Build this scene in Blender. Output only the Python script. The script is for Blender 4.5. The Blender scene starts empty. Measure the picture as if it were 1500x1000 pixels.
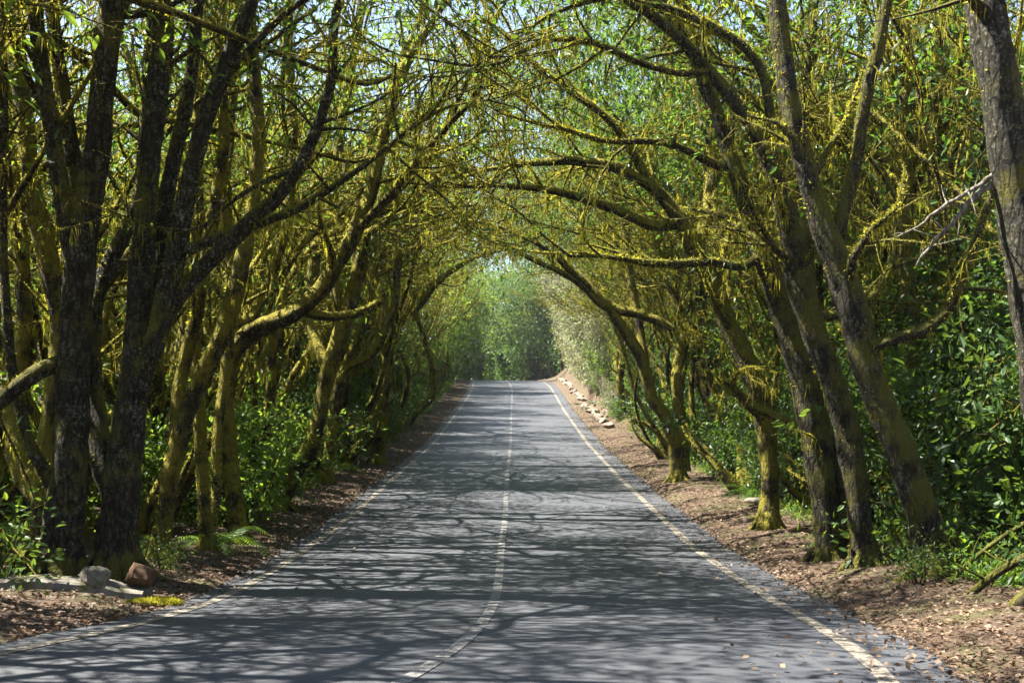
import bpy, math, random
import numpy as np
from mathutils import Vector

# ------------------------------------------------------------------ camera, sky, sun
C = bpy.context.scene
COL = C.collection
F = 1667.0            # focal length in photograph pixels (40 mm on 36 mm)
CZ = 2.1              # camera height above the bottom of the dip
cam_d = bpy.data.cameras.new('camera'); cam = bpy.data.objects.new('camera', cam_d); COL.objects.link(cam)
cam.location = (0, 0, CZ); cam.rotation_euler = (math.radians(90), 0, 0)
cam_d.lens = 40.0; cam_d.sensor_width = 36.0; cam_d.shift_y = 80 / 1500.0
cam_d.clip_end = 2000; cam_d.clip_start = 0.05
C.camera = cam
C.render.resolution_x = 1024; C.render.resolution_y = 682

SUN_EL = math.radians(57); SUN_AZ = math.radians(-80)      # azimuth from +Y, negative = left
w = bpy.data.worlds.new('World'); C.world = w; w.use_nodes = True
nt = w.node_tree; bg = nt.nodes['Background']
sk = nt.nodes.new('ShaderNodeTexSky'); sk.sky_type = 'NISHITA'; sk.sun_disc = False
sk.sun_elevation = SUN_EL; sk.sun_rotation = SUN_AZ; sk.altitude = 900
nt.links.new(sk.outputs[0], bg.inputs[0]); bg.inputs[1].default_value = 0.05
sd = bpy.data.lights.new('sun', 'SUN'); sd.energy = 5.0; sd.angle = math.radians(0.5); sd.color = (1, .93, .80)
so = bpy.data.objects.new('sun', sd); COL.objects.link(so)
sv = Vector((math.sin(SUN_AZ) * math.cos(SUN_EL), math.cos(SUN_AZ) * math.cos(SUN_EL), math.sin(SUN_EL)))
so.rotation_euler = sv.to_track_quat('Z', 'Y').to_euler()
C.view_settings.view_transform = 'Standard'; C.view_settings.look = 'None'
C.view_settings.exposure = 2.6; C.view_settings.gamma = 1
C.cycles.max_bounces = 7; C.cycles.transparent_max_bounces = 8
C.cycles.diffuse_bounces = 4; C.cycles.transmission_bounces = 4; C.cycles.glossy_bounces = 2
C.cycles.use_denoising = True

# ------------------------------------------------------------------ road profile
_d = np.array([-30, -5, 3, 5.5, 7.05, 8.08, 9.32, 10.5, 11.9, 13.4, 16.1, 19, 27.3, 39.8, 58.8, 73.8, 79.7, 90, 97, 104, 125, 170.])
_z = np.array([-1.3, -1.45, -1.53, -1.57, -1.64, -1.74, -1.85, -1.95, -2.03, -2.08, -2.13, -2.11, -1.96, -1.67, -.71, .22, .67, 1.19, 1.34, 1.0, -1.0, -4.]) + CZ
_xc = np.array([-16, -5.2, -1.9, -.86, -.45, -.33, -.23, -.18, -.15, -.15, -.15, -.12, -.12, -.05, -.03, .02, -.05, -.3, -1.2, -3.5, -14, -45.])
_fine = np.arange(-30, 170, .25)
def _smooth(v, k):
    p = np.pad(v, k, 'edge'); ker = np.hanning(2 * k + 3)[1:-1]; ker /= ker.sum()
    return np.convolve(p, ker, 'valid')
_zf = _smooth(np.interp(_fine, _d, _z), 5); _xf = _smooth(np.interp(_fine, _d, _xc), 5)
def roadz(y): return np.interp(y, _fine, _zf)
def roadx(y): return np.interp(y, _fine, _xf)
HW = 2.7
def vnoise(x, y, s, seed=0):
    r = 0
    rs = np.random.RandomState(seed)
    for i in range(5):
        a = rs.uniform(0, 6.28); k = s * (1.0 + .7 * i); ph = rs.uniform(0, 6.28)
        r = r + np.sin((x * math.cos(a) + y * math.sin(a)) * k + ph) / (1 + .5 * i)
    return r / 2.6
def gz(x, y):
    x = np.asarray(x, float); y = np.asarray(y, float)
    sl = (roadx(y + .3) - roadx(y - .3)) / .6
    t = (x - roadx(y)) / np.sqrt(1 + sl * sl); a = np.abs(t)
    z = roadz(y) + 0.0
    e = np.clip(a - HW - np.where(t > 0, .50, .31), 0, None)
    bump = np.clip(e / .8, 0, 1)
    z = z + bump * (.05 + .05 * vnoise(x, y, 1.7, 1) + .035 * vnoise(x, y, 5.5, 2))
    R = t > 0
    z = np.where(R, z + .10 * np.clip(e / 1.2, 0, 1) - .05 * np.clip(e - 1.8, 0, 4), z + .06 * np.clip(e / 1.5, 0, 1))
    cut = np.clip((y - 44) / 12, 0, 1) * np.clip((98 - y) / 10, 0, 1)
    z = z + np.where(R, cut * (1.7 * np.clip((e - .95) / .9, 0, 1) + .45 * np.clip(e - 1.8, 0, 30)) * (1 + .15 * vnoise(x, y, 2.2, 5)), 0)
    far = np.clip(a - 16, 0, None)
    z = z + .42 * far * np.clip((125 - y) / 25, 0, 1) + .3 * np.clip(a - 5, 0, None) / 8 * vnoise(x, y, .5, 3)
    z = z + np.where(e > 0, 1, 0) * .10 * np.clip(y - 104, 0, None)
    return z - np.where(e > .12, 0, .05)
def d_of_y(py):
    ys = np.array([558, 566, 575, 600, 650, 700, 765, 800, 840, 865, 890, 910, 938, 967, 1000.])
    ds = np.array([90, 79.7, 73.8, 58.8, 39.8, 27.3, 19, 16.1, 13.4, 11.9, 10.5, 9.3, 8.1, 7.05, 6.2])
    return float(np.interp(py, ys, ds))

# ------------------------------------------------------------------ materials
def mat(name):
    m = bpy.data.materials.new(name); m.use_nodes = True
    n = m.node_tree; n.nodes.clear()
    out = n.nodes.new('ShaderNodeOutputMaterial')
    return m, n, out
def nd(n, t, **k):
    x = n.nodes.new(t)
    for a, b in k.items():
        if a.startswith('_'): setattr(x, a[1:], b)
        else: x.inputs[a.replace('_', ' ')].default_value = b
    return x
def ramp(n, fac, stops):
    r = n.nodes.new('ShaderNodeValToRGB'); e = r.color_ramp.elements
    e[0].position, e[0].color = stops[0][0], (*stops[0][1], 1)
    e[1].position, e[1].color = stops[1][0], (*stops[1][1], 1)
    for p, c in stops[2:]:
        q = e.new(p); q.color = (*c, 1)
    n.links.new(fac, r.inputs[0]); return r
def mix(n, f, a, b):
    m = n.nodes.new('ShaderNodeMix'); m.data_type = 'RGBA'
    for s, v in ((m.inputs[0], f), (m.inputs[6], a), (m.inputs[7], b)):
        if hasattr(v, 'links'): n.links.new(v, s)
        else: s.default_value = v if not isinstance(v, tuple) else (*v, 1)
    return m.outputs[2]
def mth(n, op, a, b=0.0, clamp=False):
    m = n.nodes.new('ShaderNodeMath'); m.operation = op; m.use_clamp = clamp
    for s, v in ((m.inputs[0], a), (m.inputs[1], b)):
        if hasattr(v, 'links'): n.links.new(v, s)
        else: s.default_value = v
    return m.outputs[0]
def leaf_mat(name, c1, c2, tr, rough=.52, transl=.4, spec=.4):
    m, n, out = mat(name)
    g = nd(n, 'ShaderNodeNewGeometry'); oi = nd(n, 'ShaderNodeObjectInfo')
    f = mth(n, 'FRACT', mth(n, 'ADD', g.outputs['Random Per Island'], mth(n, 'MULTIPLY', oi.outputs['Random'], .37)))
    r = ramp(n, f, [(0, c1), (1, c2)])
    p = nd(n, 'ShaderNodeBsdfPrincipled', Roughness=rough); p.inputs['Specular IOR Level'].default_value = spec
    n.links.new(r.outputs[0], p.inputs['Base Color'])
    t = nd(n, 'ShaderNodeBsdfTranslucent')
    rt = ramp(n, f, [(0, tuple(v * .65 for v in tr)), (1, tr)])
    n.links.new(rt.outputs[0], t.inputs[0])
    x = nd(n, 'ShaderNodeMixShader', Fac=transl)
    n.links.new(p.outputs[0], x.inputs[1]); n.links.new(t.outputs[0], x.inputs[2]); n.links.new(x.outputs[0], out.inputs[0])
    return m
def bark_mat(name, base1, base2, moss_amt, lichen, moss1=(.10, .085, .012), moss2=(.30, .25, .03)):
    m, n, out = mat(name)
    tc = nd(n, 'ShaderNodeTexCoord'); geo = nd(n, 'ShaderNodeNewGeometry')
    mp = nd(n, 'ShaderNodeMapping'); mp.inputs['Scale'].default_value = (1, 1, .35)
    n.links.new(tc.outputs['Object'], mp.inputs[0])
    n1 = nd(n, 'ShaderNodeTexNoise', Scale=28, Detail=6, Roughness=.65); n.links.new(mp.outputs[0], n1.inputs[0])
    base = ramp(n, n1.outputs[0], [(.3, base1), (.7, base2)]).outputs[0]
    # pale lichen blotches
    v = nd(n, 'ShaderNodeTexNoise', Scale=9, Detail=5, Roughness=.75); n.links.new(tc.outputs['Object'], v.inputs[0])
    v2 = nd(n, 'ShaderNodeTexNoise', Scale=34, Detail=3, Roughness=.6); n.links.new(tc.outputs['Object'], v2.inputs[0])
    lv = mth(n, 'MULTIPLY', v.outputs[0], v2.outputs[0])
    lf = ramp(n, lv, [(.26, (0, 0, 0)), (.33, (1, 1, 1))]).outputs[0]
    v5 = nd(n, 'ShaderNodeTexNoise', Scale=1.6, Detail=3, Roughness=.6); n.links.new(tc.outputs['Object'], v5.inputs[0])
    lf = mth(n, 'MULTIPLY', lf, ramp(n, v5.outputs[0], [(.38, (.12, .12, .12)), (.62, (1, 1, 1))]).outputs[0])
    lf2 = mth(n, 'MULTIPLY', lf, lichen)
    base = mix(n, lf2, base, (.38, .38, .31))
    base = mix(n, mth(n, 'MULTIPLY', v5.outputs[0], .5), base, (.035, .035, .015))
    mp2 = nd(n, 'ShaderNodeMapping'); mp2.inputs['Scale'].default_value = (1, 1, .3); n.links.new(tc.outputs['Object'], mp2.inputs[0])
    fis = nd(n, 'ShaderNodeTexVoronoi', Scale=17); fis.feature = 'DISTANCE_TO_EDGE'; n.links.new(mp2.outputs[0], fis.inputs[0])
    ff = ramp(n, fis.outputs[0], [(0., (.25, .25, .25)), (.18, (1, 1, 1))]).outputs[0]
    base = mix(n, mth(n, 'SUBTRACT', 1.0, ff), base, tuple(v * .35 for v in base1))
    # moss
    v3 = nd(n, 'ShaderNodeTexNoise', Scale=2.2, Detail=5, Roughness=.7); n.links.new(tc.outputs['Object'], v3.inputs[0])
    sx = nd(n, 'ShaderNodeSeparateXYZ'); n.links.new(geo.outputs['Normal'], sx.inputs[0])
    a = mth(n, 'ADD', v3.outputs[0], mth(n, 'MULTIPLY', sx.outputs['Z'], .28))
    mf = ramp(n, mth(n, 'ADD', a, moss_amt - .5), [(.46, (0, 0, 0)), (.60, (1, 1, 1))]).outputs[0]
    v4 = nd(n, 'ShaderNodeTexNoise', Scale=60, Detail=4, Roughness=.7); n.links.new(tc.outputs['Object'], v4.inputs[0])
    mc = ramp(n, v4.outputs[0], [(.3, moss1), (.75, moss2)]).outputs[0]
    mc = mix(n, ramp(n, v5.outputs[0], [(.35, (0, 0, 0)), (.65, (1, 1, 1))]).outputs[0], mc, tuple(v * .45 for v in moss2))
    col = mix(n, mf, base, mc)
    p = nd(n, 'ShaderNodeBsdfPrincipled', Roughness=.85); p.inputs['Specular IOR Level'].default_value = .25
    n.links.new(col, p.inputs['Base Color'])
    h = mth(n, 'ADD', mth(n, 'ADD', n1.outputs[0], mth(n, 'MULTIPLY', ff, .5)), mth(n, 'MULTIPLY', v4.outputs[0], .6))
    b = nd(n, 'ShaderNodeBump', Strength=1., Distance=.05); n.links.new(h, b.inputs['Height']); n.links.new(b.outputs[0], p.inputs['Normal'])
    n.links.new(p.outputs[0], out.inputs[0])
    return m
M = {}
M['leaf'] = leaf_mat('laurel_leaf', (.022, .06, .012), (.05, .11, .016), (.17, .27, .03))
M['leaf_bright'] = leaf_mat('young_leaf', (.045, .12, .018), (.10, .20, .025), (.30, .45, .04), transl=.48)
M['leaf_dark'] = leaf_mat('dark_laurel_leaf', (.016, .045, .014), (.035, .085, .018), (.18, .36, .03), rough=.44, transl=.35, spec=.55)
M['leaf_pale'] = leaf_mat('sunlit_tone_leaf', (.16, .17, .09), (.32, .31, .20), (.30, .33, .14), rough=.65, transl=.35)  # light dry leaves, with the whitish sun glare put into the colour
M['moss'] = leaf_mat('hanging_moss', (.125, .125, .018), (.31, .295, .04), (.56, .53, .05), rough=.9, transl=.5, spec=.1)
M['moss_brown'] = leaf_mat('dry_hanging_moss', (.13, .09, .025), (.24, .18, .05), (.40, .29, .07), rough=.9, transl=.5, spec=.1)
M['bark_grey'] = bark_mat('grey_lichen_bark', (.015, .013, .008), (.070, .060, .040), .45, .75, (.05, .05, .012), (.22, .20, .03))
M['bark_dark'] = bark_mat('dark_bark', (.013, .010, .006), (.058, .045, .028), .51, .5, (.035, .038, .008), (.20, .19, .025))
M['bark_mossy'] = bark_mat('mossy_bark', (.025, .02, .010), (.08, .06, .03), .55, .2, (.05, .05, .008), (.42, .37, .04))
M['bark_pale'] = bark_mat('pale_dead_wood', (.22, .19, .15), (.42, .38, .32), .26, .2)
M['twig'] = bark_mat('twig_bark', (.045, .032, .016), (.12, .09, .05), .50, .2)

def simple(name, col1, col2, scale, rough=.9, bump=.5, dist=.02, moss=None, extra=None):
    m, n, out = mat(name)
    tc = nd(n, 'ShaderNodeTexCoord')
    a = nd(n, 'ShaderNodeTexNoise', Scale=scale, Detail=8, Roughness=.7); n.links.new(tc.outputs['Object'], a.inputs[0])
    c = ramp(n, a.outputs[0], [(.3, col1), (.7, col2)]).outputs[0]
    if extra:
        b = nd(n, 'ShaderNodeTexNoise', Scale=extra[1], Detail=4, Roughness=.7); n.links.new(tc.outputs['Object'], b.inputs[0])
        f = ramp(n, b.outputs[0], [(.5, (0, 0, 0)), (.62, (1, 1, 1))]).outputs[0]
        c = mix(n, f, c, extra[0])
    if moss:
        g = nd(n, 'ShaderNodeNewGeometry'); s = nd(n, 'ShaderNodeSeparateXYZ'); n.links.new(g.outputs['Normal'], s.inputs[0])
        b = nd(n, 'ShaderNodeTexNoise', Scale=6, Detail=5); n.links.new(tc.outputs['Object'], b.inputs[0])
        f = ramp(n, mth(n, 'ADD', b.outputs[0], mth(n, 'MULTIPLY', s.outputs['Z'], .2)), [(moss, (0, 0, 0)), (moss + .1, (1, 1, 1))]).outputs[0]
        c = mix(n, f, c, (.16, .17, .02))
    p = nd(n, 'ShaderNodeBsdfPrincipled', Roughness=rough); p.inputs['Specular IOR Level'].default_value = .3
    n.links.new(c, p.inputs['Base Color'])
    b = nd(n, 'ShaderNodeBump', Strength=bump, Distance=dist); n.links.new(a.outputs[0], b.inputs['Height']); n.links.new(b.outputs[0], p.inputs['Normal'])
    n.links.new(p.outputs[0], out.inputs[0]); return m
M['ground'] = simple('forest_floor', (.03, .02, .013), (.14, .095, .065), 22, extra=((.075, .07, .03), 1.1), bump=.9, dist=.05)
M['litter'] = leaf_mat('dead_leaf', (.03, .016, .009), (.20, .135, .085), (.2, .1, .05), rough=.6, transl=.15)
M['rock_grey'] = simple('grey_rock', (.07, .063, .05), (.26, .24, .20), 7, extra=((.09, .085, .05), 4), bump=.9, dist=.03)
M['rock_brown'] = simple('brown_rock', (.035, .018, .01), (.13, .075, .04), 7, moss=.72, bump=.8, dist=.03)
M['rock_pale'] = simple('pale_stone', (.42, .42, .45), (.62, .62, .64), 14, bump=.6)
M['rock_moss'] = simple('mossy_rock', (.08, .06, .05), (.25, .19, .15), 7, moss=.60, bump=.8, dist=.03)
M['concrete'] = simple('old_concrete', (.09, .08, .07), (.24, .225, .20), 12, bump=.8, extra=((.10, .10, .04), 2.5))
M['bank'] = simple('bank_rock', (.08, .06, .045), (.30, .24, .20), 2.4, bump=1, dist=.15)
def asphalt():
    m, n, out = mat('asphalt')
    tc = nd(n, 'ShaderNodeTexCoord')
    a = nd(n, 'ShaderNodeTexNoise', Scale=75, Detail=5, Roughness=.85); n.links.new(tc.outputs['Object'], a.inputs[0])
    b = nd(n, 'ShaderNodeTexNoise', Scale=.9, Detail=5, Roughness=.6); n.links.new(tc.outputs['Object'], b.inputs[0])
    f = mth(n, 'ADD', mth(n, 'MULTIPLY', a.outputs[0], .6), mth(n, 'MULTIPLY', b.outputs[0], .4))
    c = ramp(n, f, [(.32, (.022, .026, .035)), (.68, (.070, .076, .092))]).outputs[0]
    p = nd(n, 'ShaderNodeBsdfPrincipled', Roughness=.62); p.inputs['Specular IOR Level'].default_value = .55
    n.links.new(c, p.inputs['Base Color'])
    bp = nd(n, 'ShaderNodeBump', Strength=.6, Distance=.01); n.links.new(a.outputs[0], bp.inputs['Height']); n.links.new(bp.outputs[0], p.inputs['Normal'])
    n.links.new(p.outputs[0], out.inputs[0]); return m
M['asphalt'] = asphalt()
def paint(name, c1, c2, wear):
    m, n, out = mat(name)
    tc = nd(n, 'ShaderNodeTexCoord')
    a = nd(n, 'ShaderNodeTexNoise', Scale=30, Detail=6, Roughness=.75); n.links.new(tc.outputs['Object'], a.inputs[0])
    f = ramp(n, a.outputs[0], [(wear, (0, 0, 0)), (wear + .08, (1, 1, 1))]).outputs[0]
    c = mix(n, f, c2, c1)
    p = nd(n, 'ShaderNodeBsdfPrincipled', Roughness=.6); n.links.new(c, p.inputs['Base Color'])
    n.links.new(p.outputs[0], out.inputs[0]); return m
M['paint'] = paint('worn_road_paint', (.20, .20, .20), (.08, .08, .085), .47)
M['paint_edge'] = paint('dirty_edge_paint', (.25, .22, .18), (.075, .07, .065), .47)

# ------------------------------------------------------------------ geometry helpers
rng = np.random.RandomState(7)
class Geo:
    def __init__(s): s.V = []; s.Q = []; s.T = []; s.n = 0; s.qm = []; s.tm = []
    def add(s, V, Q=None, T=None, m=0):
        V = np.asarray(V, float)
        if Q is not None and len(Q): Q = np.asarray(Q, int); s.Q.append(Q + s.n); s.qm.append(np.full(len(Q), m))
        if T is not None and len(T): T = np.asarray(T, int); s.T.append(T + s.n); s.tm.append(np.full(len(T), m))
        s.V.append(V); s.n += len(V)
    def build(s, name, mats, parent=None, smooth=True):
        me = bpy.data.meshes.new(name)
        if s.n:
            V = np.concatenate(s.V); Q = np.concatenate(s.Q) if s.Q else np.zeros((0, 4), int); T = np.concatenate(s.T) if s.T else np.zeros((0, 3), int)
            me.vertices.add(len(V)); me.vertices.foreach_set('co', V.ravel().astype(np.float32))
            L = np.concatenate([Q.ravel(), T.ravel()]).astype(np.int32)
            me.loops.add(len(L)); me.loops.foreach_set('vertex_index', L)
            st = np.concatenate([np.arange(len(Q)) * 4, len(Q) * 4 + np.arange(len(T)) * 3]).astype(np.int32)
            me.polygons.add(len(st)); me.polygons.foreach_set('loop_start', st)
            mi = np.concatenate((s.qm + s.tm)).astype(np.int32); me.polygons.foreach_set('material_index', mi)
            me.polygons.foreach_set('use_smooth', np.full(len(st), smooth))
            me.update(calc_edges=True)
        for m in (mats if isinstance(mats, (list, tuple)) else [mats]): me.materials.append(m)
        o = bpy.data.objects.new(name, me); COL.objects.link(o)
        if parent is not None: o.parent = parent
        return o
def tag(o, label, cat, group=None, kind=None):
    if label: o['label'] = label
    if cat: o['category'] = cat
    if group: o['group'] = group
    if kind: o['kind'] = kind
    return o
def thing(name, label, cat, loc=(0, 0, 0), rz=0, group=None, sc=None):
    o = bpy.data.objects.new(name, None); COL.objects.link(o); o.location = loc; o.rotation_euler = (0, 0, rz)
    if sc: o.scale = sc
    o.empty_display_size = .2
    return tag(o, label, cat, group)
def dup(root, loc, rz, sc, label, group):
    r = root.copy(); COL.objects.link(r); r.location = loc; r.rotation_euler = (0, 0, rz); r.scale = sc
    r['label'] = label; r['group'] = group
    for ch in list(root.children):
        c = ch.copy(); COL.objects.link(c); c.parent = r
    return r
def nrm(v): return v / (np.linalg.norm(v, axis=-1, keepdims=True) + 1e-9)
def tube(g, P, R, ns, m=0, rough=0., cap=True, rs=rng):
    P = np.asarray(P, float); R = np.asarray(R, float); k = len(P)
    T = nrm(np.gradient(P, axis=0))
    up = np.array([0, 0, 1.]) if abs(T[0, 2]) < .9 else np.array([1., 0, 0])
    N = np.zeros_like(P); N[0] = nrm(np.cross(T[0], up))
    for i in range(1, k):
        v = N[i - 1] - T[i] * np.dot(N[i - 1], T[i]); N[i] = v / (np.linalg.norm(v) + 1e-9)
    B = np.cross(T, N)
    a = np.arange(ns) / ns * 2 * math.pi
    rad = R[:, None] * np.ones((k, ns))
    if rough:
        ph = rs.uniform(0, 6.28, 6); s = np.arange(k)[:, None]
        f = .5 * np.sin(2 * a + ph[0] + s * .33) + .5 * np.sin(3 * a + ph[1] - s * .45) + .35 * np.sin(5 * a + ph[2] + s * .8) + .5 * np.sin(s * 1.1 + ph[3] + a)
        rad = rad * (1 + rough * f + rough * .5 * rs.uniform(-1, 1, (k, ns)))
    V = P[:, None] + rad[..., None] * (np.cos(a)[None, :, None] * N[:, None] + np.sin(a)[None, :, None] * B[:, None])
    i = np.arange(k - 1)[:, None] * ns; j = np.arange(ns)[None]; j2 = (j + 1) % ns
    Q = np.stack([i + j, i + j2, i + ns + j2, i + ns + j], -1).reshape(-1, 4)
    V = V.reshape(-1, 3); Tt = None
    if cap and ns > 3:
        V = np.concatenate([V, P[-1:] + T[-1:] * R[-1] * .6]); c = len(V) - 1; b = (k - 1) * ns
        Tt = np.stack([b + np.arange(ns), b + (np.arange(ns) + 1) % ns, np.full(ns, c)], -1)
    g.add(V, Q, Tt, m)
def resample(P, R, step):
    P = np.asarray(P, float); R = np.asarray(R, float)
    L = np.concatenate([[0], np.cumsum(np.linalg.norm(np.diff(P, axis=0), axis=1))])
    n = max(3, int(L[-1] / step) + 1); t = np.linspace(0, L[-1], n)
    # catmull-like smoothing: linear resample then blur interior
    Q = np.stack([np.interp(t, L, P[:, i]) for i in range(3)], -1); r = np.interp(t, L, R)
    for _ in range(2):
        Q[1:-1] = .25 * Q[:-2] + .5 * Q[1:-1] + .25 * Q[2:]; r[1:-1] = .25 * r[:-2] + .5 * r[1:-1] + .25 * r[2:]
    return Q, r

class Plant:
    """collects limbs, twigs, moss sites and leaf sites of one tree"""
    def __init__(s, seed):
        s.r = np.random.RandomState(seed); s.wood = Geo(); s.twig = Geo(); s.sites = []; s.leaf = []; s.clear = None
    def ok(s, p): return s.clear is None or s.clear(p)
    def walk(s, p, d, L, r0, r1, jit, trop, step):
        n = max(2, int(L / step)); P = [p]; cur = np.array(d, float)
        w = s.r.normal(0, 1, 3) * jit
        for i in range(n):
            w = .72 * w + s.r.normal(0, 1, 3) * jit * .6
            cur = cur + w + trop * step
            cur /= np.linalg.norm(cur)
            q = P[-1] + cur * (L / n)
            if not s.ok(q):
                cur = cur + np.array([-.15, 0, .9]); cur /= np.linalg.norm(cur); q = P[-1] + cur * (L / n)
                if not s.ok(q): break
            P.append(q)
        if len(P) < 2: return None, None
        P = np.array(P); R = np.linspace(r0, r0 + (r1 - r0) * (len(P) - 1) / n, len(P))
        if len(P) <= n: R = R * np.clip(np.linspace(len(P) * .22, .15, len(P)), 0, 1)
        return P, R
    def site(s, P, R, lvl): s.sites.append((P, R, lvl))
def clump(p):
    return np.sin(p[..., 0] * 1.9 + p[..., 1] * 1.0 + 1) + np.sin(p[..., 1] * 2.2 - p[..., 2] * 1.2) + np.sin(p[..., 2] * 1.5 + p[..., 0] * 1.1 + 2)
def grow(pl, P, R, lvl, cfg):
    """grow children on limb (P,R)"""
    r = pl.r
    L = np.concatenate([[0], np.cumsum(np.linalg.norm(np.diff(P, axis=0), axis=1))])
    tot = L[-1]
    T = nrm(np.gradient(P, axis=0))
    if lvl == 0: n = r.poisson(tot * cfg.get('n1', 1.2) * (1 - cfg.get('s0', .3)) + .01); smin = cfg.get('s0', .3)
    elif lvl == 1: n = int(tot * cfg.get('n2', 2.0)) + 1; smin = .22
    else: n = int(tot * cfg.get('n3', 3.2)) + 1; smin = .1
    for t in r.uniform(smin, 1, n) * tot:
        i = min(len(P) - 2, int(np.searchsorted(L, t)) - 1); i = max(i, 0)
        f = (t - L[i]) / (L[i + 1] - L[i] + 1e-9); p = P[i] * (1 - f) + P[i + 1] * f; rr = R[i] * (1 - f) + R[i + 1] * f; tt = T[i]
        if lvl == 0 and p[2] < cfg.get('zmin', 1.8): continue
        if lvl > 0 and p[2] > 5.5 and not cfg.get('dense') and clump(p) < -.45: continue
        rnd = nrm(r.normal(0, 1, 3)); side = nrm(rnd - tt * np.dot(rnd, tt))
        if lvl == 0:
            d = nrm(tt * r.uniform(.2, .8) + side * r.uniform(.6, 1.1) + np.array(cfg.get('bias', (.35, 0, .1))))
            Ln = r.uniform(.5, 1) * cfg.get('len1', 3.4) * (1 - .35 * t / tot)
            r0 = min(rr * r.uniform(.3, .6), .07); r1 = .010
            Q, q = pl.walk(p, d, Ln, max(r0, .016), r1, .19, np.array(cfg.get('trop1', (.05, 0, .10))), .3)
            if Q is None: continue
            tube(pl.wood, Q, q, 6, 0, .08, rs=r); pl.site(Q, q, 1); grow(pl, Q, q, 1, cfg)
        elif lvl == 1:
            d = nrm(tt * r.uniform(.4, 1.) + side * r.uniform(.5, 1.) + np.array([0, 0, r.uniform(-.15, .15)]))
            Ln = r.uniform(.5, 1) * cfg.get('len2', 1.5)
            Q, q = pl.walk(p, d, Ln, max(min(rr * .6, .022), .009), .005, .24, np.array([0, 0, r.uniform(-.15, .1)]), .25)
            if Q is None: continue
            tube(pl.wood, Q, q, 4, 0, rs=r); pl.site(Q, q, 2); grow(pl, Q, q, 2, cfg)
        else:
            d = nrm(tt * r.uniform(.3, 1.) + side * r.uniform(.5, 1.) + np.array([0, 0, r.uniform(-.5, .1)]))
            Ln = r.uniform(.35, 1) * cfg.get('len3', .62)
            Q, q = pl.walk(p, d, Ln, .0055, .0025, .15, np.array([0, 0, -.3]), .22)
            if Q is None: continue
            tube(pl.twig, Q, q, 3, 0, cap=False, rs=r); pl.site(Q, q, 3); pl.leaf.append((Q[-1], nrm(Q[-1] - Q[-2])))
    if lvl >= 1:
        for i in range(len(P) // 2, len(P), 2): pl.leaf.append((P[i], T[i]))
def sample_sites(pl, lvls, dens, r):
    P = []; T = []; R = []
    for Q, q, l in pl.sites:
        if l not in lvls: continue
        seg = np.diff(Q, axis=0); ln = np.linalg.norm(seg, axis=1); n = r.poisson(ln.sum() * dens[l])
        if n == 0: continue
        k = r.choice(len(seg), n, p=ln / ln.sum()); f = r.uniform(0, 1, n)[:, None]
        P.append(Q[k] + seg[k] * f); T.append(seg[k] / (ln[k][:, None] + 1e-9)); R.append(q[k])
    if not P: return None
    return np.concatenate(P), np.concatenate(T), np.concatenate(R)
def fuzz(g, pl, dens, wid, lmin, lmax, hang, lvls=(0, 1), m=0):
    """short moss tufts around limbs (hang<0.5) or long hanging strands (hang~1)"""
    r = pl.r; s = sample_sites(pl, lvls, dens, r)
    if s is None: return
    P, T, R = s; n = len(P)
    # patchy cover
    pk = np.sin(P[:, 0] * 3.1 + P[:, 2] * 2.3) + np.sin(P[:, 1] * 3.7 - P[:, 2] * 2.9 + 1.3)
    keep = (r.uniform(-2, 2, n) < pk + .9) & (r.uniform(0, 1, n) < np.clip(1.15 - (P[:, 2] - 7.5) / 4, .15, 1)); P, T, R = P[keep], T[keep], R[keep]; n = len(P)
    if hang > .5 and n:
        kk = 4; tl = np.repeat(r.uniform(.35, 1, n) ** 1.6, kk); P = np.repeat(P, kk, 0) + r.normal(0, .012, (n * kk, 3)); T = np.repeat(T, kk, 0); R = np.repeat(R, kk); n = len(P)
    else: tl = np.ones(n)
    if n == 0: return
    a = r.normal(0, 1, (n, 3)); a[:, 2] += .2 if hang < .5 else -.8
    side = nrm(a - T * np.sum(a * T, 1, keepdims=True))
    base = P + side * (R * .85)[:, None]
    ln = r.uniform(lmin, lmax, n) * r.uniform(.4, 1, n) * tl * (np.clip(R / .03, .35, 1) if hang < .5 else 1)
    d = nrm(side * (1 - hang) + np.array([0, 0, -1.]) * hang + r.normal(0, .22 if hang < .5 else .10, (n, 3)))
    wv = nrm(np.cross(d, r.normal(0, 1, (n, 3)))) * (wid * r.uniform(.5, 1.3, n))[:, None]
    mid = base + d * (ln * .5)[:, None] + r.normal(0, .07, (n, 3)) * ln[:, None]
    tip = mid + nrm(d + np.array([0, 0, -.6 * (hang > .2)])) * (ln * .5)[:, None]
    V = np.stack([base - wv, base + wv, mid + wv * .75, mid - wv * .75, tip], 1).reshape(-1, 3)
    i = np.arange(n)[:, None] * 5
    g.add(V, np.concatenate([i, i + 1, i + 2, i + 3], 1), np.concatenate([i + 3, i + 2, i + 4], 1), m)
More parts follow.
